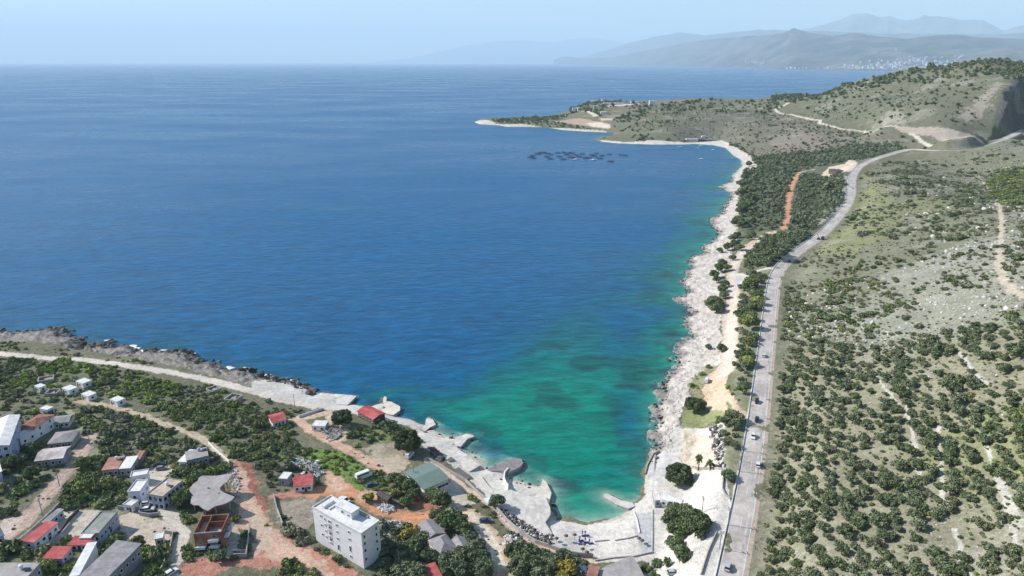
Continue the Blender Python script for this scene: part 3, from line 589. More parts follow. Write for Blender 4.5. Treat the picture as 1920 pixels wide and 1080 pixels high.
def blobs(seed,n,R,Hh,z0,rr,flat=.8):
    r=np.random.default_rng(seed);o=[]
    for i in range(n):
        a=r.uniform(0,6.28);q=R*math.sqrt(r.uniform(0,1))*.85;zz=z0+Hh*(.2+.8*r.random()*(1-(q/R)**2*.6))
        k=rr*r.uniform(.65,1.25);o.append((q*math.cos(a),q*math.sin(a),zz,k,k*flat))
    return o
def trunk_mesh(seed,h,r0,limbs):
    r=np.random.default_rng(seed);mb=MB();mb.tube((0,0,-.6),(r.uniform(-.15,.15),r.uniform(-.15,.15),h),r0,r0*.7,7)
    for i in range(limbs):
        a=6.28*i/limbs+r.uniform(-.4,.4);mb.tube((0,0,h*.9),(math.cos(a)*h*.7,math.sin(a)*h*.7,h*1.8),r0*.55,r0*.2,5)
    me=bpy.data.meshes.new('trunk');me.from_pydata([tuple(v) for v in mb.v],[],mb.f);me.materials.append(bark);return me
VAR={}
def variants(kind):
    if kind in VAR: return VAR[kind]
    L=[]
    if kind=='olive':
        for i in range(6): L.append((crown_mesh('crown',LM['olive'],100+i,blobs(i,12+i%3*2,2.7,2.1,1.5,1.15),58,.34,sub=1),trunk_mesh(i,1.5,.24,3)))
    elif kind=='tree':
        for i in range(4): L.append((crown_mesh('crown',LM['scrub'],200+i,blobs(20+i,22,3.0,3.4,1.6,1.25),70,.38,sub=2),trunk_mesh(i,2,.25,4)))
    elif kind=='darktree':
        for i in range(4): L.append((crown_mesh('crown',LM['dark'],300+i,blobs(30+i,26,3.2,3.8,1.4,1.3),80,.36,sub=2),trunk_mesh(i,2,.28,4)))
    elif kind=='greytree':
        for i in range(3): L.append((crown_mesh('crown',LM['olive'],350+i,blobs(50+i,26,3.4,3.4,1.5,1.3),80,.38,sub=2),trunk_mesh(i,2,.28,4)))
    elif kind=='autumn':
        for i in range(2): L.append((crown_mesh('crown',LM['autumn'],370+i,blobs(60+i,18,2.4,2.6,1.2,1.1),70,.34,sub=2),trunk_mesh(i,1.6,.2,3)))
    elif kind=='pine':
        for i in range(2): L.append((crown_mesh('crown',LM['pine'],400+i,blobs(40+i,70,4.6,5.6,1.2,1.35,.85),110,.33,sub=2),trunk_mesh(i,2.6,.42,5)))
    elif kind in('bush','greybush','brightbush','darkbush'):
        lm={'bush':'scrub','greybush':'grey','brightbush':'bright','darkbush':'dark'}[kind]
        for i in range(5): L.append((crown_mesh('shrub',LM[lm],500+i,blobs(70+i,5+i%3,1.15,.8,.1,.72,.8),46,.24,sub=1),None))
    elif kind=='farbush':
        for i in range(3): L.append((crown_mesh('shrub',LM['dark'],600+i,blobs(80+i,5,1.5,1.6,.2,.95,.85),14,.5,sub=1),None))
    elif kind=='farolive':
        for i in range(3): L.append((crown_mesh('shrub',LM['olive'],620+i,blobs(85+i,6,1.8,2.0,.4,1.1,.85),18,.5,sub=1),None))
    elif kind in('rock','whiterock'):
        for i in range(5):
            r=np.random.default_rng(900+i);iv,ifc=ICO[2];d=1+.35*(fbm(iv[:,0]*2+i*9,iv[:,1]*2+iv[:,2]*3,1.,2,i)-.5)*2
            P=iv*d[:,None]*np.array([1,.75+.3*r.random(),.6+.25*r.random()]);P[:,0]+=P[:,2]*.3
            P=np.round(P*3.2)/3.2*.5+P*.5
            L.append((npmesh('boulder',P,ifc,RM[kind],None,False),None))
    VAR[kind]=L;return L
def tree(name,kind,label,cat,p,s=1.,rz=None,group=None,sz=None,i=None):
    L=variants(kind);cm,tm=L[(random.randrange(len(L)) if i is None else i)]
    o=empty(name,p,random.uniform(0,6.28) if rz is None else rz) if tm else link(name,cm,None,p,random.uniform(0,6.28))
    o.scale=(s,s,sz or s)
    if tm: link('crown',cm,o);link('trunk',tm,o)
    return tag(o,label,cat,group)
SRC={}
def scatter(name,label,cat,pts,scl,kinds,szf=.9):
    """one countless mass: points carrying instances of a few plant meshes"""
    key=tuple(kinds)
    if key not in SRC:
        c=bpy.data.collections.new('plant_sources')
        k=0
        for kd in kinds:
            for me,tm in variants(kd):
                o=bpy.data.objects.new('plant%03d'%k,me);c.objects.link(o);k+=1
        SRC[key]=(c,k)
    c,k=SRC[key];n=len(pts);scl=scl*RNG.lognormal(-.04,.26,n)
    me=bpy.data.meshes.new(name);me.vertices.add(n);me.vertices.foreach_set('co',np.asarray(pts,np.float32).ravel())
    rr=np.zeros((n,3),np.float32);rr[:,2]=RNG.uniform(0,6.28,n)
    sv=np.stack([scl,scl,scl*RNG.uniform(szf*.8,szf*1.25,n)],1).astype(np.float32)
    a=me.attributes.new('rot','FLOAT_VECTOR','POINT');a.data.foreach_set('vector',rr.ravel())
    a=me.attributes.new('scl','FLOAT_VECTOR','POINT');a.data.foreach_set('vector',sv.ravel())
    a=me.attributes.new('idx','INT','POINT');a.data.foreach_set('value',RNG.integers(0,k,n).astype(np.int32))
    o=link(name,me);g=bpy.data.node_groups.new(name,'GeometryNodeTree')
    g.interface.new_socket('Geometry',in_out='INPUT',socket_type='NodeSocketGeometry');g.interface.new_socket('Geometry',in_out='OUTPUT',socket_type='NodeSocketGeometry')
    gi=g.nodes.new('NodeGroupInput');go=g.nodes.new('NodeGroupOutput');ip=g.nodes.new('GeometryNodeInstanceOnPoints');ci=g.nodes.new('GeometryNodeCollectionInfo')
    ci.inputs['Collection'].default_value=c;ci.inputs['Separate Children'].default_value=True;ci.inputs['Reset Children'].default_value=True
    def na(nm,ty):
        q=g.nodes.new('GeometryNodeInputNamedAttribute');q.data_type=ty;q.inputs['Name'].default_value=nm;return q.outputs['Attribute']
    g.links.new(gi.outputs[0],ip.inputs['Points']);g.links.new(ci.outputs[0],ip.inputs['Instance']);ip.inputs['Pick Instance'].default_value=True
    g.links.new(na('idx','INT'),ip.inputs['Instance Index']);g.links.new(na('rot','FLOAT_VECTOR'),ip.inputs['Rotation']);g.links.new(na('scl','FLOAT_VECTOR'),ip.inputs['Scale'])
    g.links.new(ip.outputs[0],go.inputs[0]);md=o.modifiers.new('plants','NODES');md.node_group=g
    return tag(o,label,cat,None,'stuff')
BLOCK=[]   # building footprints: (x,y,r)
def area(P,sp,jit=.45,dens=1.,noise_sc=0,thr=0,zones=(ZG,),seed=0,rowdeg=None,pad=0,wide=False):
    W_=T(P);x0,y0=W_.min(0)-pad;x1,y1=W_.max(0)+pad
    if rowdeg is None:
        X,Y=np.meshgrid(np.arange(x0,x1,sp),np.arange(y0,y1,sp*.9),indexing='ij');X=X+(np.arange(X.shape[1])%2)[None]*sp/2
    else:
        c=W_.mean(0);Rr=np.linalg.norm(W_-c,axis=1).max();a=math.radians(rowdeg)
        U_,V_=np.meshgrid(np.arange(-Rr,Rr,sp),np.arange(-Rr,Rr,sp),indexing='ij')
        X=c[0]+U_*math.cos(a)-V_*math.sin(a);Y=c[1]+U_*math.sin(a)+V_*math.cos(a)
    X=X.ravel()+RNG.uniform(-jit,jit,X.size)*sp;Y=Y.ravel()+RNG.uniform(-jit,jit,Y.size)*sp
    k=inpoly(X,Y,W_);X=X[k];Y=Y[k]
    k=RNG.random(X.size)<dens
    if noise_sc: k&=fbm(X,Y,noise_sc,3,seed+90)+RNG.uniform(-.08,.08,X.size)>thr
    X=X[k];Y=Y[k]
    if X.size:
        _,z,_=paint(X,Y);k=np.isin(z,zones)&(look(SD,X,Y)>3)
        k&=polydist(X,Y,hz_[::6,:2])>7.5
        for bx,by,br in BLOCK: k&=(X-bx)**2+(Y-by)**2>br*br
        qx,qy=project(X,Y,H(X,Y));k&=((qx>-90)&(qx<2010)&(qy<1150))|wide
        X=X[k];Y=Y[k]
    return np.stack([X,Y,H(X,Y)-.12],1)
# ------------------------------------------------------------------ buildings
MW=lambda k:{'white':mat('white_plaster',(.80,.80,.81),.85,.1,.5,.2),'cream':mat('cream_plaster',(.62,.57,.48),.85,.12,.5),'greyp':mat('grey_plaster',(.33,.33,.35),.9,.2,.6),
'brick':mat('brick_wall',(.30,.13,.09),.9,.25,1.5,.1,c2=(.36,.20,.15)),'stone':mat('stone_wall',(.42,.39,.35),.95,.35,1.3,.1,bump=.5),'blue':mat('blue_and_shade_plaster',(.42,.47,.60),.85,.12,.5),  # 'blue' serves bluish walls and a white wall with shade painted in
'brown':mat('brown_wood',(.12,.085,.07),.85,.25,1.5),'conc':mat('raw_concrete',(.40,.38,.37),.9,.22,.6),
'redroof':mat('red_sheet_roof',(.46,.09,.09),.75,.25,.8,.2,c2=(.52,.16,.15),wave=('X',1.1,.12)),'tile':mat('terracotta_tiles',(.36,.17,.13),.9,.25,1.1,.1,c2=(.44,.24,.19),wave=('X',1.4,.2)),
'whiteroof':mat('white_roof',(.80,.79,.77),.8,.2,.5,.2,c2=(.64,.62,.60)),'greyroof':mat('grey_roof',(.36,.34,.345),.9,.25,.5,.15,c2=(.28,.27,.27),wave=('X',.5,.15)),'slab':mat('concrete_slab',(.42,.39,.375),.9,.22,.35,.15,c2=(.35,.33,.32)),
'greenroof':mat('green_sheet_roof',(.17,.235,.20),.6,.1,.3,.3,wave=('X',.9,.1)),'pinkroof':mat('weathered_tiles',(.55,.46,.43),.9,.3,.6,.1,c2=(.68,.64,.62)),'greengrey':mat('greenish_roof',(.30,.32,.28),.9,.22,.4,.1,c2=(.37,.37,.34)),
'terr':mat('terracotta_slab',(.40,.21,.165),.9,.22,.5,.1,c2=(.48,.29,.23)),'blueroof':mat('dark_blue_roof',(.09,.12,.18),.6,.2,.5,.3,wave=('X',.8,.15)),'darkroof':mat('dark_roof',(.10,.075,.075),.85,.2,.8),
'tan':mat('tan_slab',(.58,.50,.41),.9,.3,.6,.15,c2=(.5,.42,.34)),'redclay':mat('red_clay_roof',(.28,.10,.08),.9,.25,.8)}[k]
def glassm():
    if 'glass' in MATS: return MATS['glass']
    m,nt,b=newmat('window_glass',.12,.6);b.inputs['Base Color'].default_value=(.02,.026,.035,1);MATS['glass']=m;return m
doorm=mat('door_wood',(.10,.07,.055),.7,.2,2.)
def window(parent,x,y,z,ang,w_=1.1,h_=1.2,fr='white'):
    """frame on the wall plane, facing direction ang (local)"""
    c,s=math.cos(ang),math.sin(ang)
    def pt(u,d): return (x+u*s+d*c, y-u*c+d*s)
    mb=MB();t=.1
    for u,zz,a,b_ in ((0,h_/2,w_+.1,t),(0,-h_/2,w_+.2,t),(-w_/2,0,t,h_-t),(w_/2,0,t,h_-t)):
        q=pt(u,.035);mb.box(q[0],q[1],z+zz,a,.16,b_,ang-math.pi/2)
    f=mb.build('window',MW(fr),parent)
    q=pt(0,.01);MB().box(q[0],q[1],z,w_-t,.06,h_-t,ang-math.pi/2).build('pane',glassm(),f)
    return f
def frame_from(A,B,C,h):
    P=np.array([A,B,C],float);z=0.
    for _ in range(5):
        x,y=plane(P[:,0],P[:,1],z+h);a,b,c=np.stack([x,y],1);u=(b-a);W_=np.linalg.norm(u);u/=W_;v=np.array([-u[1],u[0]]);D=(c-b)@v
        if D<0: v=-v;D=-D
        cen=a+u*W_/2+v*D/2
        cs_=[a,b,a+v*D,b+v*D,cen];z=float(np.mean([H(q[0],q[1]) for q in cs_]))
    return cen,z,W_,D,math.atan2(u[1],u[0])
def house(name,label,A,B,C,h,roof='flat',wall='white',rm='whiteroof',win={},door=None,group=None,ridge='x',rise=1.2,over=.35,cat='house',wsz=(1.1,1.2),parapet=.35,fr='white'):
    cen,z,W_,D,ang=frame_from(A,B,C,h)
    BLOCK.append((cen[0],cen[1],max(W_,D)*.55+.8))
    if max(W_,D)>2*min(W_,D):
        k=max(W_,D)*.3;dx,dy=(math.cos(ang),math.sin(ang)) if W_>D else (-math.sin(ang),math.cos(ang));BLOCK[-1]=(cen[0],cen[1],min(W_,D)*.6+.8)
        BLOCK.extend([(cen[0]+dx*k,cen[1]+dy*k,min(W_,D)*.6+.8),(cen[0]-dx*k,cen[1]-dy*k,min(W_,D)*.6+.8)])
    r=empty(name,(cen[0],cen[1],z),ang);tag(r,label,cat,group)
    hw_,hd=W_/2,D/2
    MB().box(0,0,(h-2.5)/2,W_,D,h+2.5).build('wall',MW(wall),r)
    m=MW(rm);mb=MB();o=over;e=.18
    if roof=='flat':
        mb.box(0,0,h+.1,W_+2*.12,D+.24,.2)
        if parapet:
            for (x,y,a,b_) in ((0,-hd-.02,W_+.28,.2),(0,hd+.02,W_+.28,.2),(-hw_-.02,0,.2,D-.17),(hw_+.02,0,.2,D-.17)): mb.box(x,y,h+.2+parapet/2,a,b_,parapet)
    elif roof=='plain': mb.box(0,0,h+.12,W_+2*o,D+2*o,.24)
    elif roof=='shed':
        X=hw_+o;Y=hd+o;mb.add([(-X,-Y,h-.05),(X,-Y,h-.05),(X,Y,h+rise),(-X,Y,h+rise),(-X,-Y,h+.13),(X,-Y,h+.13),(X,Y,h+rise+.18),(-X,Y,h+rise+.18)],[(0,3,2,1),(4,5,6,7),(0,1,5,4),(1,2,6,5),(2,3,7,6),(3,0,4,7)])
    elif roof in('gable','hip'):
        sw=ridge=='y';X=(hd if sw else hw_)+o;Y=(hw_ if sw else hd)+o;ix=X-(Y*.95 if roof=='hip' else 0);ix=max(ix,.1)
        V=[(-X,-Y,h-e),(X,-Y,h-e),(X,Y,h-e),(-X,Y,h-e),(-ix,0,h+rise-e),(ix,0,h+rise-e)];V+= [(a,b_,c+e) for a,b_,c in V]
        if sw: V=[(b_,-a,c) for a,b_,c in V]
        mb.add(V,[(6,7,11,10),(8,9,10,11),(7,8,11),(9,6,10),(0,4,5,1),(2,5,4,3),(1,5,2),(3,4,0),(0,1,7,6),(1,2,8,7),(2,3,9,8),(3,0,6,9)])
        if roof=='gable':
            for sx in (-1,1):
                g=MB()
                if not sw: x=sx*(hw_-.1);g.add([(x-.08,-hd+.02,h),(x-.08,hd-.02,h),(x-.08,0,h+rise*.86),(x+.08,-hd+.02,h),(x+.08,hd-.02,h),(x+.08,0,h+rise*.86)],[(0,1,2),(3,5,4),(0,2,5,3),(1,4,5,2)])
                else: y=sx*(hd-.1);g.add([(-hw_+.02,y-.08,h),(hw_-.02,y-.08,h),(0,y-.08,h+rise*.86),(-hw_+.02,y+.08,h),(hw_-.02,y+.08,h),(0,y+.08,h+rise*.86)],[(0,1,2),(3,5,4),(0,2,5,3),(1,4,5,2)])
                g.build('gable',MW(wall),r)
    elif roof=='barrel':
        n=10;X=hw_+.2;V=[];Y=hd+.2
        for i in range(n+1):
            t=math.pi*i/n;V+=[(-X,-Y*math.cos(t),h+rise*math.sin(t)),(X,-Y*math.cos(t),h+rise*math.sin(t))]
        mb.add(V,[(2*i,2*i+1,2*i+3,2*i+2) for i in range(n)]+[tuple(range(0,2*n+2,2)),tuple(range(1,2*n+2,2))[::-1]])
    ro=mb.build('roof',m,r)
    if roof in('flat','plain') and min(W_,D)>5.5:
        rr=random.Random(int(A[0]*7+A[1]));tx,ty=rr.uniform(-.3,.3)*W_,rr.uniform(0,.3)*D
        MB().tube((tx,ty,h+.25),(tx,ty,h+1.5),.55,.55,10).tube((tx,ty,h+1.5),(tx,ty,h+1.7),.55,.15,10).build('water_tank',MW('white' if rr.random()<.6 else 'blue'),r)
        if rr.random()<.7: MB().box(tx+2,ty-.6,h+.75,1.7,1.1,.08).box(tx+2,ty-.1,h+.5,1.6,.08,.5).build('solar_panel',glassm(),r)
    sides={0:(lambda u:(u*hw_,-hd),-math.pi/2),1:(lambda u:(hw_,u*hd),0),2:(lambda u:(u*hw_,hd),math.pi/2),3:(lambda u:(-hw_,u*hd),math.pi)}
    for s,spec in win.items():
        f,a=sides[s]
        if isinstance(spec,tuple): spec=[((i+.5)/spec[0]*2-1,(k+.55)*h/spec[1]) for i in range(spec[0]) for k in range(spec[1])]
        for it in spec:
            x,y=f(it[0]);window(r,x,y,it[1],a,*(it[2:4] if len(it)>2 else wsz),fr=fr)
    if door is not None:
        f,a=sides[door[0]];x,y=f(door[1]);d=MB().box(x+math.cos(a)*.02,y+math.sin(a)*.02,1.0,.95,.14,2.05,a-math.pi/2).build('door',doorm,r)
        MB().box(x+math.cos(a)*.13+math.sin(a)*.35,y+math.sin(a)*.13-math.cos(a)*.35,1.0,.12,.06,.05,a-math.pi/2).build('handle',MW('greyp'),d)
    r['_w']=W_;r['_d']=D;return r
def done(r):
    for k in('_w','_d'):
        if k in r: del r[k]
# five-storey white block
h=13.6
r=house('apartment_building','tall white five-storey block with a flat white roof and rooftop stair box',(586.4,952.6),(677.4,1002.6),(712.8,979.7),h,'flat','white','whiteroof',cat='building',parapet=.45)
W_,D=r['_w'],r['_d'];a0=-math.pi/2
for u,zs in ((-.66,(12.2,8.6,5.)),(.0,(12.,9.4,6.8)),(.5,(12.,9.2))):
    for z in zs: window(r,u*W_/2,-D/2,z,a0,.9,.9)
for u,z,hh in ((.0,3.4,2.2),(.5,5.6,2.2),(.5,2.6,1.)): window(r,u*W_/2,-D/2,z,a0,.8,hh)
for k in range(4):   # stair-side balconies, pale on pale
    z=4.2+k*2.35;mb=MB();mb.box(-.42*W_/2,-D/2-.2,z-.5,2.6,.4,.12);mb.box(-.42*W_/2,-D/2-.38,z-.15,2.6,.06,.55);b_=mb.build('balcony',MW('white'),r)
    window(r,-.5*W_/2,-D/2,z+.6,a0,.7,.8);window(r,-.3*W_/2,-D/2,z+.6,a0,1.3,1.)
for z in (12.2,9.6,7.0,3.6): window(r,W_/2,-.72*D/2,z,0,.8,1.2)
for z in (12.2,9.8,7.2,4.2): window(r,W_/2,.6*D/2,z,0,.8,1.2)
t=MB().box(.0,.12*D,h+1.45,W_*.33,D*.42,2.5).build('stair_box',MW('white'),r);MB().box(0,.12*D,h+2.8,W_*.33+.5,D*.42+.5,.2).build('roof_slab',MW('whiteroof'),t)
window(t,-.02*W_,.12*D-D*.21,h+1.4,a0,1.1,1.1);window(t,.1*W_,.12*D-D*.21,h+1.3,a0,.8,.8)
MB().box(-.36*W_,0,h+.75,1.1,D*.55,1.0).box(-.27*W_,.05*D,h+.5,.5,D*.5,.4).build('roof_vent',MW('whiteroof'),r)
MB().box(-W_/2-1.,0,h-2.2,2.,D,.2).build('awning',MW('greyp'),r)
for i in range(5): MB().box(.12*W_+i*1.1,.38*D,h+.55,.8,.5,.55).build('roof_unit',MW('greyp'),r)
done(r)
HS=[
('restaurant','long low building with a sage green pitched roof beside the tan yard',(760,885.5),(795.5,916.6),(835.5,893),4.6,dict(roof='gable',ridge='y',rise=1.0,wall='white',rm='greenroof',win={1:(7,1),0:(2,1)},door=(1,-.8),wsz=(1.6,1.1),over=.5)),
('restaurant','red roofed seaside bar on the concrete platform at the water',(671,771),(700,785.5),(716.7,773),3.4,dict(roof='gable',ridge='x',rise=1.0,wall='brown',rm='redroof',win={0:(5,1)},door=(1,0),over=.5)),
('lean_to','dark open lean-to against the right side of the red seaside bar',(702,789),(711,787),(731,773),2.5,dict(roof='shed',rise=.4,wall='brown',rm='darkroof',win={1:(2,1)},cat='shed')),
('cottage','white cottage with a red roof alone in the scrub above the dirt loop',(511,792),(535.6,785.6),(522,774.5),3.,dict(roof='gable',ridge='x',rise=1.1,rm='redroof',win={0:[(-.5,1.6),(.55,1.6)],1:(1,1)},door=(0,.0))),
('shack','white shack with a faded red roof beside the scrap heap',(551,912),(584.4,908.4),(585.5,892),3.,dict(roof='shed',rise=.5,rm='redroof',win={0:(3,1)},door=(0,.3),cat='shack')),
('hut','small white flat-topped hut left of the faded red shack',(522.7,897.5),(537.8,898.8),(541,886.5),3.3,dict(rm='whiteroof',wall='greyp',win={0:(1,1)},cat='hut',parapet=.1)),
('hut','flat white hut beside the grey timber heap inside the dirt loop',(584.4,799),(609,800),(619,790),2.6,dict(rm='whiteroof',win={0:(2,1)},door=(0,.6),cat='hut',parapet=.1)),
('shack','dark brown wooden shack under the trees by the orange road',(706.7,926.7),(726.7,937.8),(734.4,932),2.6,dict(roof='gable',ridge='x',rise=1.,wall='brown',rm='darkroof',win={0:(1,1)},door=(1,0),cat='shack')),
('farmhouse','grey roofed house in the trees, its upper left wing',(800,1011),(833,999),(815.5,974.4),3.6,dict(roof='gable',ridge='y',rise=1.3,wall='cream',rm='greyroof',win={0:(2,1),3:(2,1)},door=(0,0))),
('farmhouse','grey hipped middle wing of the house in the trees',(824,1042),(856,1030),(838,1001),3.9,dict(roof='hip',ridge='y',rise=1.9,wall='cream',rm='greyroof',win={0:(3,1),3:(2,1)},door=(3,.5))),
('farmhouse','stone grey right wing of the house in the trees',(858,1037),(883,1029),(874,1006),3.4,dict(roof='gable',ridge='y',rise=1.4,wall='stone',rm='greyroof',win={0:(1,1),1:(2,1)},door=(0,.5))),
('shed','low shed with a pale red roof at the bottom edge below the grey house',(800,1094),(829,1084),(808,1060),2.8,dict(roof='shed',rise=.4,rm='redroof',win={0:(1,1)})),
('beach_bar','long white vaulted hall beside the parking area',(1241,936.5),(1274.4,948.7),(1280,938.8),2.8,dict(roof='barrel',ridge='x',rise=1.3,wall='white',rm='whiteroof',win={0:(4,1)},door=(1,0),cat='hall')),
('kiosk','small white flat kiosk at the left end of the vaulted hall',(1229,938.5),(1238,938.5),(1241,927),3.4,dict(wall='greyp',rm='whiteroof',win={0:(1,1)},cat='kiosk',parapet=.1)),
('house','little terracotta roofed house left of the big grey roof by the beach',(1099,1080),(1117,1084),(1118,1064),3.2,dict(roof='plain',rm='tile',win={0:(1,1)},door=(0,.4))),
('house','small house with a blue grey roof hidden among trees near the beach',(1080,1078),(1097,1080),(1098,1066),2.8,dict(roof='shed',rise=.4,rm='blueroof',win={0:(1,1)},door=(0,.4))),
('villa','small white cube at the back of the white villa complex',(244.6,895.7),(275.8,890.5),(280,880.8),3.6,dict(win={0:(2,1)},group=None,cat='villa')),
('villa','taller white cube at the front left of the white villa complex',(239.5,923.6),(262,922.5),(268,901.5),4.6,dict(win={0:(1,1),1:(2,1)},cat='villa')),
('villa','white villa block with a tan terrace roof and blue glazed side',(276,927.4),(305,932.5),(315,898),5.6,dict(wall='blue',rm='tan',win={1:(5,2),0:(3,2)},door=(1,-.9),cat='villa',wsz=(1.5,1.7))),
('annex','low white annex at the foot of the white villa complex',(231,947),(247,950),(251,939),2.6,dict(win={0:(1,1)},door=(0,.5),cat='annex')),
('house','flat greenish grey roofed house with a red brown border',(153,1001),(185,1001),(207.5,961),4.,dict(roof='flat',wall='blue',rm='greengrey',win={1:(5,1),0:(3,1)},door=(1,.1),parapet=.3)),
('house','long house with a bright red roof beside the lane wall',(42.5,1013.7),(63.5,1016.5),(102.5,981),3.3,dict(roof='shed',rise=.1,rm='redroof',win={1:(4,1),0:(1,1)},door=(1,.2))),
('shed','low flat red roof below the greenish grey roof',(129,1022),(166,1021),(160,1007),2.4,dict(roof='shed',rise=.2,rm='redroof',win={0:(2,1)},door=(0,0))),
('shed','small white box room between the red roof and the greenish roof',(149,1009.5),(170,1009.5),(171,1000.5),3.2,dict(win={0:(2,1)},parapet=.1)),
('house','squat house with a pinkish red roof above the green bushes',(82,1046.5),(116,1047),(128,1028),2.8,dict(roof='shed',rise=.3,rm='redroof',wall='blue',win={0:(2,1),1:(2,1)},door=(0,.6))),
('barn','long grey sheet roofed barn at the bottom, weeds on its roof',(151,1080),(196,1087),(232,1019),4.6,dict(roof='shed',rise=.5,wall='greyp',rm='greyroof',win={1:(6,1)},door=(1,-.3),cat='barn')),
('lean_to','long narrow white roof along the left of the grey barn',(132,1080),(147,1078),(193,1017),4.,dict(roof='shed',rise=.2,wall='white',rm='whiteroof',win={0:(1,1)},cat='shed')),
('house','large flat grey roof in the bottom left corner',(-34,1088),(45,1088),(57,1057),5.,dict(roof='plain',over=.2,wall='greyp',rm='slab',win={0:(4,1),1:(3,1)},door=(1,0))),
('house','dark blue roofed building at the left edge beside the lane',(-24,1016),(6,1004),(31,981),3.,dict(roof='shed',rise=.2,wall='blue',rm='blueroof',win={1:(4,1),0:(2,1)},door=(1,.5))),
('house','house with a faded red hipped roof among trees at the left edge',(35,803),(64,804),(67,777),5.6,dict(roof='hip',ridge='x',rise=1.6,rm='tile',win={0:(3,2),1:(2,2)},door=(0,.2))),
('apartment_building','white block, shade painted blue on its walls, with rows of openings at the left edge',(-24,842),(16,834),(31,779),9.,dict(wall='blue',roof='gable',ridge='y',rise=.9,rm='whiteroof',win={1:(5,3),0:(3,3)},door=(1,-.9),cat='building',wsz=(1.4,1.5))),  # white facade in bluish plaster, its shade put into the colour
('annex','white terrace house in front of the faded hipped roof',(21,822),(38,824),(46,805),4.,dict(win={0:(1,1),1:(2,1)},door=(0,.5),cat='annex')),
('house','house with a bright white lean roof cut by the left edge',(-24,892),(2,884),(20,856),5.,dict(roof='shed',rise=.6,wall='blue',win={1:(3,1)},door=(1,.5))),
('house','low grey gabled house with a pale porch above the hipped roof',(92,795),(128,790.5),(126,778.5),2.9,dict(roof='gable',ridge='x',rise=1.,wall='cream',rm='greyroof',win={0:(4,1)},door=(0,.1))),
('house','grey hipped roof house between the gabled and the whitish one',(90,832),(134,827),(140,807),3.2,dict(roof='hip',ridge='x',rise=1.3,wall='stone',rm='greyroof',win={0:(4,1)},door=(0,.4))),
('house','house with weathered whitish tiles and a red left corner',(66,864),(117,858),(130,837),3.8,dict(roof='gable',ridge='x',rise=1.2,wall='greyp',rm='pinkroof',win={0:(4,1),1:(2,1)},door=(0,-.2))),
('hut','lone white hut with a flat roof above the grey gabled house',(74,766.5),(88,769.5),(99,763.5),2.8,dict(win={0:(1,1),1:(1,1)},door=(1,.4),cat='hut',parapet=.1)),
('house','flat terracotta roof beside the speckled white roof',(191,882.5),(221,879),(230,856),3.2,dict(roof='plain',over=.15,wall='stone',rm='terr',win={0:(3,1)},door=(0,.1))),
('house','speckled white flat roof right of the terracotta one',(223,880),(245,878),(252,856),3.6,dict(roof='plain',over=.1,wall='greyp',rm='whiteroof',win={0:(2,1),1:(2,1)},door=(1,0))),
('shed','small rusty roof behind the speckled white roof',(251,863),(262,862),(267,846),2.8,dict(roof='plain',over=.1,wall='brick',rm='terr',win={1:(1,1)})),
('house','pale lilac grey flat roofed house beside the curving track',(350,864),(390,854.5),(388,839),4.,dict(roof='plain',over=.2,wall='greyp',rm='slab',win={0:(4,1),1:(2,1)},door=(0,.5))),
('lean_to','bright white roof joined to the left of the lilac grey house',(335,865),(349,866),(348,844),3.4,dict(roof='shed',rise=.2,wall='white',win={0:(1,1)},cat='shed')),
('shack','white square shack in the sandy yard beside the lane',(290,1012),(305,1009),(309,998),2.6,dict(win={0:(1,1)},door=(0,.5),cat='shack',parapet=.1)),
('shed','narrow blue grey shed along the lane above the long red roof',(80,979),(89,980),(110,956),2.6,dict(roof='shed',rise=.2,wall='blue',rm='greyroof',win={1:(3,1)})),
('house','brown flat roofed building in the sandy cutting beside the highway',(1569,322),(1587,322),(1588,317),3.2,dict(roof='plain',wall='brown',rm='darkroof',win={0:(4,1)},door=(0,0),cat='building')),
]
for nm,lb,A,B,C,h,kw in HS: done(house(nm,lb,A,B,C,h,**kw))
HL={(73,723):'leftmost of the white flat huts in the scrub, the smallest',(128,727):'white hut with a stub wall, left of the topmost white hut',(154,714):'topmost white hut in the scrub, nearest the pale shore road',(164,738):'white square hut below the topmost hut in the scrub',(218,748):'rightmost white hut in the scrub, with a small white side slab'}
for (x,y),lb in HL.items():
    s=.75 if x==73 else 1.
    done(house('hut',lb,(x-12*s,y+1),(x+1*s,y+6*s),(x+13*s,y-1.5*s),2.7,win={0:(1,1),1:(1,1)},door=(0,-.6),cat='hut',group='white huts in the scrub',parapet=.08))
def prop(name,label,cat,px,py,build,rz=0,group=None,dz=0,kind=None):
    p=hit(px,py)[0];r=empty(name,(p[0],p[1],p[2]+dz),rz);build(r);return tag(r,label,cat,group,kind)
# amoeba shaped concrete roof on columns
AM=[(388.6,892.4),(404,893),(418,890.5),(427.5,889),(434,892.4),(426,904),(416,910.6),(412,915),(414,920),(422,925),(431,928.5),(440,932),(434,939),(426,943),(418.4,946),(404,949.5),(396,954),(390,958),(381,954),(373,948),(364,947.5),(357.5,943.7),(358,938),(359,932.6),(357,925),(355,918),(362,908),(370.5,902),(373,896),(380,892.5)]
g=hit(398,945)[0];zr=g[2]+4.2
X,Y=plane([p[0] for p in AM],[p[1] for p in AM],zr);cx0,cy0=X.mean(),Y.mean();P=[(a-cx0,b_-cy0) for a,b_ in zip(X,Y)]
r=empty('unfinished_building',(cx0,cy0,g[2]));tag(r,'unfinished building under a wide curved grey concrete roof','building')
BLOCK.append((cx0,cy0,9));MB().prism(P,4.,4.35).build('roof',MW('slab'),r)
for i in range(0,len(P),3): MB().box(P[i][0]*.86,P[i][1]*.86,1.5,.35,.35,5.).build('column',MW('conc'),r)
Pi=[(a*.62,b_*.62) for a,b_ in P];MB().prism(Pi,-1.5,3.995).build('wall',MW('brick'),r)
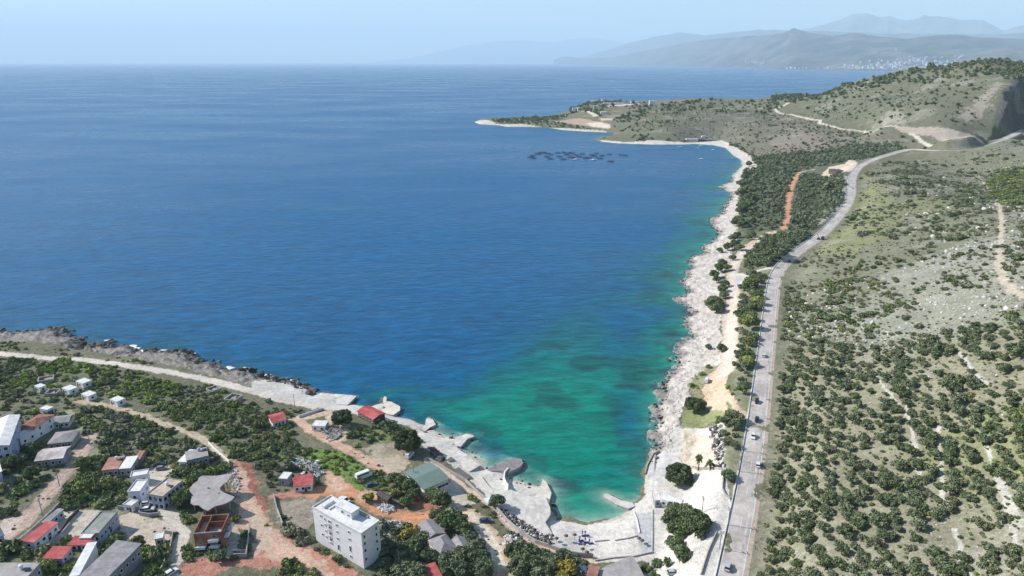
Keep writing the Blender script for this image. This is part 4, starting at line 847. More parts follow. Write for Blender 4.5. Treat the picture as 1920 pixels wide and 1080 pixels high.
MB().box(-2,2,4.6,.5,.5,.5).box(3,-1,4.5,.4,.4,.3).build('roof_stub',MW('conc'),r)
# roofless brick house
cen,z,W_,D,ang=frame_from((362.7,1000),(414.6,996),(422,964),6.6)
r=empty('unfinished_building',(cen[0],cen[1],z),ang);tag(r,'roofless red brick house with white balcony slabs','building');BLOCK.append((cen[0],cen[1],max(W_,D)*.6))
mb=MB()
for x,y,a,b_ in ((0,-D/2,W_,.3),(0,D/2,W_,.3),(-W_/2,0,.3,D-.3),(W_/2,0,.3,D-.3)): mb.box(x,y,2.6,a,b_,8.)
mb.box(-W_*.12,0,5.,.2,D-.3,3.2).box(W_*.2,D*.1,5.,W_*.55,.2,3.2);mb.build('wall',MW('brick'),r)
MB().box(0,0,4.2,W_-.35,D-.35,.2).build('floor_slab',MW('tan'),r)
MB().box(0,-D/2-.04,6.5,W_+.3,.25,.3).box(0,-D/2-.04,3.3,W_+.3,.2,.28).build('beam',MW('conc'),r)
for x,z_ in ((-W_*.28,1.6),(W_*.22,1.6),(W_*.22,4.0)): MB().box(x,-D/2-1.,z_,3.,1.8,.22).box(x,-D/2-1.8,z_+.5,3.,.15,.8).build('balcony',MW('white'),r)
for y in (-.25*D,.15*D): MB().box(W_/2+.9,y,3.4,1.6,2.6,.22).box(W_/2+1.6,y,3.9,.15,2.6,.8).build('balcony',MW('white'),r)
for x,z_ in ((-W_*.28,2.9),(W_*.22,5.2),(-W_*.02,1.8),(W_*.38,2.4)): window(r,x,-D/2-.15,z_,-math.pi/2,1.2,1.3,'conc')
for y in(-.25,.15): window(r,W_/2+.15,y*D,4.6,0,1.1,1.5,'conc')
# flat polygon roof near the beach
def polyhouse(name,label,P,h,rm,wall,cat='building',wins=0):
    g=hit(*np.mean(P,0))[0];X,Y=plane([p[0] for p in P],[p[1] for p in P],g[2]+h);c0,c1=X.mean(),Y.mean();Q=[(a-c0,b_-c1) for a,b_ in zip(X,Y)]
    z0=float(np.mean(H(X,Y)));r=empty(name,(c0,c1,z0));h=g[2]+h-z0;MB().prism([(a*.97,b_*.97) for a,b_ in Q],-2,h-.01).build('wall',MW(wall),r);MB().prism(Q,h,h+.3).build('roof',MW(rm),r)
    BLOCK.append((c0,c1,8));
    for i in range(wins):
        a,b_=Q[i],Q[i+1];mx,my=(a[0]+b_[0])/2*.97,(a[1]+b_[1])/2*.97;window(r,mx,my,h*.55,math.atan2(-(b_[0]-a[0]),b_[1]-a[1]) if False else math.atan2(my,mx),1.2,1.1)
    return tag(r,label,cat)
polyhouse('restaurant','broad grey flat roofed building at the bottom behind the beach wall',[(1117,1092),(1119,1074),(1138,1061),(1158,1054),(1172,1047),(1187,1044),(1199,1064),(1213,1092)],3.4,'slab','stone')
# ruined stone huts
for k,(x,y,s) in enumerate(((87,714,3.2),(401,733,2.6),(438,750,3.0),(100,739,2.4))):
    lb=('grey stone ruin behind the white huts in the scrub','grey roofless ruin just below the pale shore road','rubble walled ruin deeper in the scrub right of the other','broken pale slabs of a fallen hut below the white huts')[k]
    def bd(r,s=s,k=k):
        mb=MB()
        for a,b_,c,d in ((0,-s,2*s,.5),(0,s,2*s,.5),(-s,0,.5,2*s-.5),(s,0,.5,2*s-.5)): mb.box(a,b_,.5+.15*((a+b_+k)%3),c,d,1.6+.3*((a-b_)%2))
        mb.box(.3*s,.2*s,.6,s,.8*s,.35,.4).box(-.4*s,-.3*s,.4,.9*s,.6*s,.3,-.5);mb.build('wall',MW('stone'),r)
    r=prop('ruin',lb,'ruin',x,y,bd,rz=.5+k*.4);BLOCK.append((r.location.x,r.location.y,s+1))
# far small buildings
def farhouse(name,label,px,py,w_,d_,h_,rz,wall,rm,group,cat='house',roof='flat'):
    def bd(r):
        MB().box(0,0,h_/2-2,w_,d_,h_+4).build('wall',MW(wall),r)
        if roof=='flat': MB().box(0,0,h_+.2,w_+.6,d_+.6,.4).build('roof',MW(rm),r)
        else: MB().add([(-w_/2-.4,-d_/2-.4,h_),(w_/2+.4,-d_/2-.4,h_),(w_/2+.4,d_/2+.4,h_),(-w_/2-.4,d_/2+.4,h_),(-w_/2-.4,0,h_+1.8),(w_/2+.4,0,h_+1.8)],[(0,1,5,4),(2,3,4,5),(1,2,5),(3,0,4),(0,3,2,1)]).build('roof',MW(rm),r)
        m_=MB()
        for i in range(max(2,int(w_/4))):
            for z in range(max(1,int(h_/3))): m_.box(-w_/2+(i+.5)*w_/max(2,int(w_/4)),-d_/2-.03,1.6+z*3,1.3,.1,1.3)
        m_.build('window',glassm(),r)
    return prop(name,label,cat,px,py,bd,rz,group)
farhouse('bar','long white beach hut at the left of the far cove beach bar',1297,263.5,26,8,3.4,.05,'white','whiteroof','beach bar sheds in the far cove','bar')
farhouse('bar','dark roofed beach shed in the middle of the far cove',1312,264,18,9,3.,.0,'brown','darkroof','beach bar sheds in the far cove','bar')
farhouse('bar','grey beach shed at the right of the far cove bar',1326,264,22,9,3.,-.1,'greyp','greyroof','beach bar sheds in the far cove','bar')
farhouse('bar','small white kiosk on the slope above the far cove bar',1319,257.5,8,7,3.,0,'white','whiteroof','beach bar sheds in the far cove','bar')
for x,y,w_,h_,lb in ((1079,207,20,8,'white house at the left tip of the headland houses'),(1087,206,14,6,'second white house beside the headland tip house'),(1115,193,20,7,'white house on the headland skyline left of the long hotel'),(1133,191,16,9,'red roofed house on top of the headland'),(1150,196.5,62,6,'long white hotel terrace on the headland'),(1170,193.5,34,5,'long low pinkish building behind the headland hotel'),(1186,193.5,12,6,'white house at the right end of the headland hotel'),(1194,193.6,9,5,'tiny white house right of the headland hotel'),(1222,197,16,12,'white tower house apart on the headland neck'),(1118,201.5,16,5,'white house below the skyline of the headland'),(1132,213,18,5,'pale house in the trees in the middle of the headland')):
    farhouse('house',lb,x,y,w_,10,h_,0,'white','tile' if 'red' in lb or 'pink' in lb else 'whiteroof','houses on the headland',roof='gable' if 'red' in lb else 'flat')
# ------------------------------------------------------------------ terraces, jetties, walls
def slab(name,label,cat,P,zt,mname,zb=-2.5,struct=False,wall='conc',abovegr=0,trim=.0):
    if abovegr: zt=float(H(*T([tuple(np.mean(P,0))])[0]))+abovegr
    X,Y=plane([p[0] for p in P],[p[1] for p in P],zt);c0,c1=X.mean(),Y.mean();Q=[(a-c0,b-c1) for a,b in zip(X,Y)]
    r=empty(name,(c0,c1,0));MB().prism(Q,zb,zt-.16).build('wall',MW(wall),r);MB().prism([(a*1.01,b*1.01) for a,b in Q],zt-.158,zt).build('deck',mname,r)
    BLOCK.append((c0,c1,4));return tag(r,label,cat)
cslab=mat('terrace_concrete',(.68,.64,.585),.92,.26,.45,.15,c2=(.58,.54,.49));plank=mat('grey_planks',(.34,.31,.31),.9,.25,.8,.1,c2=(.27,.25,.26),wave=('Y',1.2,.35));cream=mat('cream_deck',(.66,.60,.50),.9,.15,.5)
slab('terrace','broad grey concrete bathing platform beside the shore road','terrace',[(586,743),(603,738),(635,739),(669,742),(651,759),(625,757)],1.5,cslab)
slab('terrace','cream concrete deck behind the red roofed seaside bar','terrace',[(690,764),(712,757),(719,757),(724,752),(733,753),(750,762),(750,769),(737,778),(716,774),(702,769)],1.6,cream)
slab('jetty','thin stub jetty on the cream bar deck','jetty',[(718,756),(719,745),(722,743),(725,745),(724,753)],1.7,cream)
slab('jetty','small pale hooked breakwater left of the first cove','breakwater',[(790,805),(797,797),(799,786),(803,783),(812,787),(817,796),(806,801),(797,808)],1.2,cslab)
slab('jetty','concrete jetty with dark shaded side between the small coves','jetty',[(850,826),(862,818),(874,813),(884,815),(890,818),(876,823),(864,837),(857,836)],1.5,cslab)
slab('jetty','wide grey plank dock left of the curved wall','dock',[(914,879),(931,872),(964,859),(977,860),(981,868),(973,877),(953,886),(938,882),(922,883)],1.7,plank)
slab('jetty','pale arrow shaped point of concrete right of the plank dock','jetty',[(1002,933),(1013,918),(1017,899),(1024,903),(1034,924),(1031,936),(1020,931),(1010,934)],1.6,cream)
slab('terrace','large raised beach terrace with a zigzag edge wall','terrace',[(925,948),(935,930),(958,918),(985,930),(1008,933),(1021,929),(1031,951),(1032,964),(1022,979),(1035,1000),(1020,1004),(1000,999),(978,980),(950,972),(938,962)],3.4,cslab,zb=-1)
slab('jetty','low narrow jetty reaching left from the main beach','jetty',[(1131,930),(1134,926),(1140,926),(1162,937),(1186,943),(1190,949),(1178,953),(1157,946)],1.1,cslab)
slab('terrace','tiled terrace strip above the beach wall','terrace',[(888,898),(900,890),(925,921),(916,929)],0,cream,zb=0,abovegr=.5)
slab('terrace','left end terrace slab above the first cove','terrace',[(830,850),(852,838),(866,846),(900,872),(880,884),(860,872)],0,cslab,zb=0,abovegr=.4)
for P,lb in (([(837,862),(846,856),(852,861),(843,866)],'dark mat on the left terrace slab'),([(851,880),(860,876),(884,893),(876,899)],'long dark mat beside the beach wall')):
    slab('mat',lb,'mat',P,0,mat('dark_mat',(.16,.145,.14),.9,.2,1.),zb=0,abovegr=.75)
def wall(label,P,h,th=.35,m='conc',cat='wall',name='stone_wall',step=3.):
    q=hit([p[0] for p in P],[p[1] for p in P]);q=resample(q[:,:2],step);z=H(q[:,0],q[:,1]);o=q.mean(0);z0=z.mean()
    d=np.gradient(q,axis=0);d/=np.linalg.norm(d,axis=1)[:,None]+1e-9;nn=np.stack([-d[:,1],d[:,0]],1)*th/2;V=[]
    for p,n_,zz in zip(q,nn,z):
        for s,hh in ((-1,-1.5),(-1,h),(1,h),(1,-1.5)): V.append((p[0]+n_[0]*s-o[0],p[1]+n_[1]*s-o[1],zz+hh-z0))
    Fq=[(i*4+j,i*4+j+1,i*4+j+5,i*4+j+4) for i in range(len(q)-1) for j in range(3)]+[(0,1,2,3),tuple(len(V)-4+k for k in (3,2,1,0))]
    me=bpy.data.meshes.new(name);me.from_pydata(V,[],Fq);me.materials.append(MW(m));me.update()
    return tag(link(name,me,None,(o[0],o[1],z0)),label,cat)
wall('long pale promenade wall above the plank dock and terraces',[(800,861),(840,884),(873,903),(907,935),(925,950)],1.3)
wall('curved promenade wall behind the rock pile and main beach',[(931,956),(951,979),(973,999),(1004,1019),(1062,1039),(1112,1045)],1.6)
wall('white curved sea wall beside the plank dock',[(953,885),(946,893),(945,903),(948,912),(953,918)],2.2,.5,'white')
wall('dark stone wall beside the tan lane at the left',[(-10,1046),(22,1028),(60,998),(98,963),(112,948)],1.4,.4,'stone')
wall('rounded wall below the white villa cars',[(222,954),(245,957),(262,958),(262,966),(280,969),(298,967)],1.4,.35,'greyp')
wall('long garden wall right of the white villa yard',[(338,876),(336,900),(332,925),(322,948)],1.6,.3,'conc')
wall('low wall at the top edge of the parking area',[(1297,877),(1324,881),(1358,884)],1.1,.4,'stone')
wall('pale kerb wall at the right edge of the parking area',[(1357,886),(1354,918),(1360,930),(1369,937)],.9)
wall('rusty yellow low wall between the parking area and the highway',[(1343,1000),(1328,1033),(1314,1078)],.8,.3,'tan')
wall('low wall of the left beach terrace field',[(1115,1016),(1142,1013)],.4,.3)
wall('low wall of the right beach terrace field',[(1153,1014),(1178,1010),(1196,1005)],.4,.3)
wall('white edge wall rising from the beach past the slipway',[(1188,960),(1194,975),(1199,1000)],.5,.4,'white')
wall('thin wall on the right of the grey slipway',[(1224,956),(1224,1000),(1223,1038)],.3,.3)
wall('bottom beach terrace wall above the broad grey roof',[(1116,1052),(1150,1047),(1190,1044),(1225,1036)],.5,.3)
wall('white fence wall at the top of the dirt loop',[(560,783),(585,775),(607,768)],1.2,.25,'white')
wall('pale compound wall right of the roofless brick house',[(469,990),(466,1015),(462,1045),(438,1046)],1.6,.3)
wall('pale panel gate wall below the roofless brick house',[(438,1038),(461,1038)],1.5,.4,'greyp')
wall('white wall along the curving track by the lilac grey house',[(391,832),(410,850),(430,868)],1.,.3,'white')
wall('stone wall around the fenced lot left of the tall block',[(513,930),(519,955),(530,985)],1.2,.4,'stone')
wall('curved stone wall beside the house in the trees',[(884,990),(900,1010),(915,1040),(924,1085)],1.2,.3,'greyp')
wall('wall dividing the courtyard of the long red house',[(148,958),(127,980),(112,1003)],1.3,.3,'brown')
wall('second courtyard wall near the greenish roof',[(132,985),(118,1001),(104,1016)],1.1,.3,'conc')
wall('yard wall by the square white shack',[(310,1000),(325,1003),(320,1030),(300,1078)],1.4,.3)
wall('concrete sea edge wall at the grey slipway bend',[(1209,890),(1213,873),(1224,852),(1236,846)],.8,.7,'stone')
# ------------------------------------------------------------------ heaps of rubble, rocks
def heap(name,label,P,n,s0,s1,kinds,hgt=1.,stretch=1.):
    a=area(P,1.2,.5,1.,zones=(0,1,2,3,4))
    global BLOCK
    if len(a)==0: return
    a=a[RNG.permutation(len(a))[:n]] if len(a)>=n else a[RNG.integers(0,len(a),n)]+RNG.normal(size=(n,3))*[.6,.6,0]
    a=a.copy();c=a[:,:2].mean(0);d=np.hypot(a[:,0]-c[0],a[:,1]-c[1]);a[:,2]+=hgt*np.clip(1-d/(d.max()+.1),0,1)*RNG.random(len(a))+.2
    return scatter(name,label,'rubble',a,RNG.uniform(s0,s1,len(a)),kinds)
bsave=list(BLOCK);BLOCK.clear()
for kd in ('timber','scrap'):
    L=[]
    for i in range(6):
        r_=random.Random(i);mb=MB()
        if kd=='timber': mb.box(0,0,0,3.2,.35,.25,0).box(.3,.5,.1,2.6,.3,.2,.1)
        else: mb.box(0,0,0,1.4,1.,.5,.3).box(.5,.4,.3,.9,.5,.3,-.6)
        me=bpy.data.meshes.new(kd);me.from_pydata(mb.v,[],mb.f)
        me.materials.append(mat(kd+str(i%3),((.5,.49,.47),(.22,.2,.19),(.34,.32,.3))[i%3] if kd=='timber' else ((.66,.66,.66),(.12,.13,.15),(.35,.45,.5))[i%3],.8,.2,1.));L.append((me,None))
    VAR[kd]=L
heap('timber_heap','heap of grey planks and timber inside the dirt loop',[(594,800),(612,797),(628,800),(640,814),(636,822),(624,824),(604,810)],150,.5,.9,['timber'],1.4)
heap('scrap_heap','scrap heap of white and dark junk behind the faded red shack',[(536,864),(560,860),(600,872),(604,890),(590,900),(560,880),(540,878)],170,.35,.95,['scrap','timber'],1.2)
heap('rubble','white building rubble right of the tall white block',[(716,985),(740,978),(765,984),(745,1004),(722,1012),(714,1005)],260,.25,.8,['whiterock'],1.)
heap('rubble','pile of white stones beside the dark brown shack',[(699,946),(720,944),(742,954),(738,962),(716,958)],110,.3,.8,['whiterock'],.8)
heap('rock_pile','dark boulder bank behind the raised terrace',[(930,955),(945,958),(975,978),(1000,990),(1010,1004),(1035,1010),(1020,1020),(1000,1014),(975,994),(950,975)],520,.22,.6,['rock','rock','whiterock'],.9)
heap('rock_pile','grey boulders at the bend of the promenade',[(946,1008),(962,1002),(972,1012),(966,1028),(950,1026)],90,.4,1.,['rock','whiterock'],1.)
heap('rock_pile','dark rocks below the seaside bar at the left terrace',[(805,838),(818,842),(832,862),(826,868),(812,852)],70,.4,1.,['rock'],.7)
heap('rubble','stone slope between the sandy lot and the trees',[(1330,806),(1345,798),(1356,810),(1358,875),(1348,878),(1338,840)],240,.3,.9,['whiterock','rock'],.5)
heap('rubble','loose stones on the red earth beside the curved roof',[(430,892),(440,880),(450,900),(446,930),(438,925)],120,.2,.6,['whiterock'],.3)
BLOCK.extend(bsave)
def shore_pts(P,sp,lo,hi,dens=1.):
    W_=T(P);x0,y0=W_.min(0);x1,y1=W_.max(0);X,Y=np.meshgrid(np.arange(x0,x1,sp),np.arange(y0,y1,sp));X=X.ravel()+RNG.uniform(-.5,.5,X.size)*sp;Y=Y.ravel()+RNG.uniform(-.5,.5,Y.size)*sp
    s=look(SD,X,Y)+(fbm(X,Y,9,4,5)-.5)*7;k=(s>lo)&(s<hi)&(RNG.random(X.size)<dens)&(fbm(X,Y,8,3,66)>.4)&inpoly(X,Y,W_);X=X[k];Y=Y[k]
    return np.stack([X,Y,np.maximum(H(X,Y)*.5,-.3)],1)
a=shore_pts([(-80,600),(160,600),(400,660),(560,690),(600,735),(560,760),(380,720),(180,680),(-80,670)],2.1,-3.5,8);scatter('shore_rocks','jagged dark rocks along the left shore','rocks',a,RNG.uniform(.6,1.9,len(a)),['rock'])
a=shore_pts([(1200,860),(1210,700),(1240,560),(1270,470),(1330,380),(1345,330),(1410,330),(1390,420),(1340,500),(1310,600),(1300,700),(1250,800),(1235,870)],2.2,-3.5,5);scatter('shore_rocks','dark rocks at the waterline of the right shore','rocks',a,RNG.uniform(.3,.85,len(a)),['rock'])
a=area([(1235,840),(1250,740),(1290,680),(1300,600),(1310,520),(1340,460),(1370,470),(1345,600),(1350,680),(1300,720),(1262,850)],2.3,zones=(ZR,));scatter('shore_stones','pale limestone blocks scattered over the right shore','rocks',a,RNG.uniform(.15,.6,len(a)),['whiterock'])
a=shore_pts([(655,745),(700,770),(800,800),(860,815),(905,815),(990,850),(1050,960),(1030,960),(1000,920),(900,890),(860,860),(800,830),(650,770)],2.2,-3,3,.75);scatter('shore_rocks','brown rocks in the shallows of the small coves','rocks',a,RNG.uniform(.3,1.0,len(a)),['rock'])
a=area([(1470,560),(1560,540),(1700,500),(1880,430),(1940,430),(1940,620),(1850,640),(1650,660),(1480,650)],3.4,.5,.8,35,.44);scatter('stones','pale stones scattered on the slope above the highway','rocks',a,RNG.uniform(.25,1.0,len(a)),['whiterock'])
a=area([(1450,700),(1940,640),(1960,1100),(1400,1100)],6.,.5,.6);scatter('stones','loose pale stones between the olive trees','rocks',a,RNG.uniform(.15,.5,len(a)),['whiterock'])
a=area([(1700,325),(1940,290),(1940,440),(1700,480)],6.,.5,.6,40,.5);scatter('stones','pale stones high on the right slope','rocks',a,RNG.uniform(.4,1.3,len(a)),['whiterock'])
# ------------------------------------------------------------------ single trees one can tell apart
def T1(lb,kind,cat,px,py,s,name='tree',group=None,sz=None,i=None):
    p=hit(px,py)[0];s=s*(.84 if kind=='greytree' else .92 if kind=='darktree' else 1);BLOCK.append((p[0],p[1],2.8*s if kind!='pine' else 5*s));return tree(name,kind,lb,cat,(p[0],p[1],p[2]-.05),s,None,group,sz,i)
T1('big dark pine at the corner of the dirt loop near the shore','pine','pine tree',641,797,.98,'pine_tree',i=0)
T1('tallest dark pine standing above the white van and terraces','pine','pine tree',764,846,1.15,'pine_tree',sz=1.3,i=1)
T1('round dark pine beside the white rocks and camper clearing','pine','pine tree',1302,772,1.0,'pine_tree',i=0)
T1('round pine casting its shadow over the parking area','pine','pine tree',1272,907,1.12,'pine_tree',i=1)
LT=[('darktree',[(1258,985,1.1),(1270,1008,1.2),(1264,1034,1.),(1279,972,1.),(1284,1000,1.1),(1300,985,1.1),(1316,991,1.),(1309,1006,1.),(1277,1050,.9),(1262,965,.9),(1290,975,1.)],'leafy tree in the clump between the vaulted hall and lower drive','trees by the vaulted hall'),
('greytree',[(962,1046,1.),(980,1040,1.1),(985,1058,1.2),(1002,1052,1.),(1000,1075,1.2),(1022,1056,1.),(1040,1068,1.1),(972,1078,1.2),(1015,1092,1.2),(1055,1052,.9),(1072,1060,.9),(1035,1088,1.1),(1090,1070,.8)],'grey green tree in the thicket below the promenade','trees below the promenade'),
('greytree',[(745,1042,1.),(762,1060,1.2),(776,1034,1.),(790,1022,1.),(806,1055,1.1),(755,1082,1.2),(782,1088,1.2),(842,1062,1.1),(868,1058,1.2),(884,1046,1.2),(898,1062,1.2),(905,1082,1.2),(862,1084,1.2),(838,1080,1.),(730,1030,.9),(720,1045,.8),(880,1022,1.),(895,1032,.9)],'grey green tree crowding the house in the trees','trees around the grey roofed house'),
('darktree',[(848,982,1.1),(836,992,1.2),(858,990,1.1),(818,976,.8),(824,947,1.1),(812,937,.9),(833,950,.9),(768,922,1.),(752,917,1.),(740,908,.9),(764,948,.8),(775,935,.8),(870,1000,.9)],'dark tree by the junction of the orange roads','trees by the orange road junction'),
('autumn',[(769,1012,1.1),(1062,1082,1.2),(1048,1094,1.1),(812,930,.6),(690,940,.8)],'yellow tinged tree among the darker ones','yellow tinged trees'),
('darktree',[(1364,470,1.3),(1376,465,1.4),(1386,470,1.2),(1374,452,1.3),(1382,446,1.1),(1404,450,1.),(1412,445,.9)],'dark tree in the upper cluster on the shore track','dark trees on the upper shore track'),
('darktree',[(1347,510,1.3),(1338,522,1.2),(1354,500,1.2),(1362,508,1.1),(1343,530,1.),(1354,548,1.1),(1357,560,1.),(1361,538,.9)],'dark tree in the middle cluster on the pale shore','dark trees on the pale shore'),
('darktree',[(1333,583,1.5),(1343,586,1.4),(1337,574,1.4),(1345,575,1.2)],'dark tree of the square clump on the pale shore','square clump on the pale shore'),
('darktree',[(1393,398,2.),(1401,392,1.8),(1386,402,1.5),(1383,420,1.7),(1391,426,1.6),(1376,424,1.3)],'large dark tree of the pair of clumps behind the upper shore','upper shore clumps'),
('darktree',[(1388,350,1.8),(1395,338,1.7),(1400,360,1.8),(1398,330,1.5),(1410,362,1.6),(1405,376,1.7),(1404,312,1.6),(1390,364,1.6)],'dark tree in the line behind the bay corner rocks','dark trees behind the bay corner')]
for kd,L,lb,gp in LT:
    for x,y,s in L: T1(lb,kd,'tree',x,y,s,'tree',gp)
for x,y,s,lb in ((1349,474,.9,'single round bush tree on the pale upper shore'),(1373,488,.9,'small dark tree beside the tan shore track'),(1328,655,.6,'tiny lone dark bush on the pale lower shore'),(1298,300,.0,''),(932,950,.9,'dark round tree beside the promenade kiosk'),(1352,660,.9,'narrow dark tree where the shore track narrows')):
    if s: T1(lb,'darktree','tree',x,y,s)
# palms
palmm=leafmat('palm_leaves',[(.06,.085,.03),(.07,.09,.04)])
def palm(px,py,h,s,label,name='palm_tree'):
    p=hit(px,py)[0];r=empty(name,p)
    mb=MB();mb.tube((0,0,-.5),(.1,0,h*.5),.26,.2,8).tube((.1,0,h*.5),(0,.1,h),.2,.17,8);mb.build('trunk',bark,r)
    V=[];Fc=[];rr=random.Random(int(px))
    for i in range(46):
        a=rr.uniform(0,6.28);el=rr.uniform(-.7,1.2);L=s*rr.uniform(.85,1.15);pts=[]
        for k in range(6):
            t=k/5;q=L*t;e=el-1.3*t*t;pts.append((math.cos(a)*q*math.cos(el*.6),math.sin(a)*q*math.cos(el*.6),h+math.sin(el)*q-.55*q*q/L))
        for k in range(5):
            wd=.34*s*(1-abs(k/5-.4))*.8;b0=len(V);nx,ny=-math.sin(a)*wd,math.cos(a)*wd
            for q,ww in ((pts[k],1),(pts[k+1],.85)):
                V+=[(q[0]-nx*ww,q[1]-ny*ww,q[2]-.12),(q[0],q[1],q[2]+.05),(q[0]+nx*ww,q[1]+ny*ww,q[2]-.12)]
            Fc+=[(b0,b0+1,b0+4,b0+3),(b0+1,b0+2,b0+5,b0+4)]
    me=npmesh('crown',V,Fc,palmm,{'tint':('FLOAT',RNG.random(len(V)).astype(np.float32))});link('crown',me,r);BLOCK.append((p[0],p[1],2))
    return tag(r,label,'palm tree')
palm(1309,882,6.2,1.7,'taller palm at the top wall of the parking area')
palm(1331,882,3.6,1.8,'shorter bushy palm at the top wall of the parking area')
for x,y,s,h,lb in ((1213,1068,2.2,.9,'spiky palm bush left of the tall one beside the lower drive'),(1232,1060,2.4,1.1,'broad spiky palm bush at the bottom beside the lower drive'),(1250,1062,1.5,2.4,'small dark palm right of the broad spiky palm bush'),(1228,1085,2.3,.9,'palm bush cut by the bottom edge beside the lower drive')): palm(x,y,h,s,lb)
# ------------------------------------------------------------------ vehicles
def paint_(name,c): 
    m=mat('paint_'+name,c,.35,.04,1.,.5);return m
PC={'white':(.72,.72,.72),'black':(.015,.015,.018),'silver':(.45,.47,.5),'blue':(.05,.08,.16),'red':(.35,.03,.03),'grey':(.2,.21,.22)}
tyre=mat('tyre',(.02,.02,.02),.8,.1,3.);rim=mat('rim',(.4,.4,.42),.4,.1,3.);lampw=mat('headlight_glass',(.75,.75,.72),.2,.02,1.);lampr=mat('tail_light_glass',(.35,.02,.02),.3,.02,1.)
SHP={'car':(4.4,1.8,.95,1.48,[(-2.2,.35),(-2.2,.85),(-2.0,.95),(1.0,.97),(2.1,.72),(2.2,.35)],[(-1.95,.95),(-1.5,1.46),(.25,1.48),(1.05,.97)],1.35),
'van':(5.2,2.0,1.2,2.3,[(-2.6,.35),(-2.6,1.3),(1.9,1.3),(2.5,.95),(2.6,.35)],[(-2.58,1.3),(-2.5,2.3),(1.2,2.3),(1.95,1.3)],1.7),
'pickup':(5.0,1.9,1.0,1.75,[(-2.5,.4),(-2.5,1.05),(2.3,1.0),(2.5,.8),(2.5,.4)],[(-.5,1.04),(-.35,1.75),(.75,1.75),(1.45,1.02)],1.6),
'camper':(6.6,2.2,1.3,2.9,[(-3.3,.4),(-3.3,1.5),(2.7,1.5),(3.2,1.1),(3.3,.4)],[(-3.28,1.5),(-3.25,2.9),(2.3,2.9),(2.75,1.5)],2.1)}
def vehicle(kind,cn,label,cat,p,rz):
    L,Wd,_,Ht,low,up,ax=SHP[kind];r=empty(kind if kind!='camper' else 'minibus',p,rz);pm=paint_(cn,PC[cn])
    def prof(P,wd,wt):
        mb=MB();n=len(P);zs=[z for _,z in P];z0,z1=min(zs),max(zs)
        V=[(x,-(wd+(wt-wd)*(z-z0)/(z1-z0))/2,z) for x,z in P]+[(x,(wd+(wt-wd)*(z-z0)/(z1-z0))/2,z) for x,z in P]
        return mb.add(V,[tuple(range(n)),tuple(range(n,2*n))[::-1]]+[(i,i+n,(i+1)%n+n,(i+1)%n) for i in range(n)])
    prof(low,Wd,Wd*.96).build('body',pm,r,bevel=.06)
    cb=prof(up,Wd*.93,Wd*.74 if kind=='car' else Wd*.86).build('cabin',glassm() if kind in('car','pickup') else pm,r,bevel=.04)
    x0,x1=up[1][0],up[2][0]
    MB().box((x0+x1)/2,0,Ht+.02,(x1-x0)+.12,Wd*(.76 if kind=='car' else .84),.06).build('roof',pm,r)
    if kind in('van','camper'):
        zc=(up[0][1]+Ht)/2
        for s in(-1,1): MB().box((x0+x1)/2,s*Wd*.455,zc,(x1-x0)*.86,.05,.55).build('side_window',glassm(),r)
        MB().add([(up[3][0]+.02,-Wd*.4,up[3][1]+.1),(up[3][0]+.02,Wd*.4,up[3][1]+.1),(x1+.1,Wd*.37,Ht-.15),(x1+.1,-Wd*.37,Ht-.15)],[(0,1,2,3)]).build('windscreen',glassm(),r)
    for sx in(-1,1):
        for sy in(-1,1):
            w_=MB();w_.tube((sx*ax,sy*(Wd/2-.2),.34),(sx*ax,sy*(Wd/2+.02),.34),.34,.34,12);wh=w_.build('wheel',tyre,r)
            w_=MB();w_.tube((sx*ax,sy*(Wd/2+.021),.34),(sx*ax,sy*(Wd/2+.04),.34),.2,.2,8).build('rim',rim,wh)
    for sy in(-1,1):
        MB().box(L/2-.02,sy*Wd*.36,.7,.1,.32,.16).build('headlight',lampw,r);MB().box(-L/2+.02,sy*Wd*.38,.78,.1,.26,.2).build('tail_light',lampr,r)
    return tag(r,label,cat)
def onroad(px,py):
    p=hit(px,py)[0];d=np.hypot(hz_[:,0]-p[0],hz_[:,1]-p[1]);i=int(d.argmin());return (p[0],p[1],hz_[i,2]+.2),math.atan2(tg[i,1],tg[i,0])
for k,cn,px,py,fl,lb in (('car','silver',1364,1066,1,'silver blue car nearest the bottom edge on the highway'),('car','white',1421,874,1,'white car in the right lane of the highway beside the palms'),('car','white',1412,821,0,'white car ahead of the two black cars on the highway'),('car','black',1419,790,0,'lower of the two black cars following each other'),('car','black',1419,755,0,'upper of the two black cars following each other'),('car','white',1432,669,1,'white car alone on the straight highway'),('car','black',1480,491,1,'dark car on the highway bend above the grey lot'),('car','black',1534,449,0,'small dark car behind the dark van on the upper highway'),('van','black',1542,449,0,'dark van leading on the upper highway'),('car','white',1598,354,1,'tiny white car on the upper curve of the highway'),('car','white',1702,285,1,'tiny white car far up the highway before the hill')):
    p,a=onroad(px,py);vehicle(k,cn,lb,'car' if k=='car' else 'van',p,a+(0 if fl else math.pi))
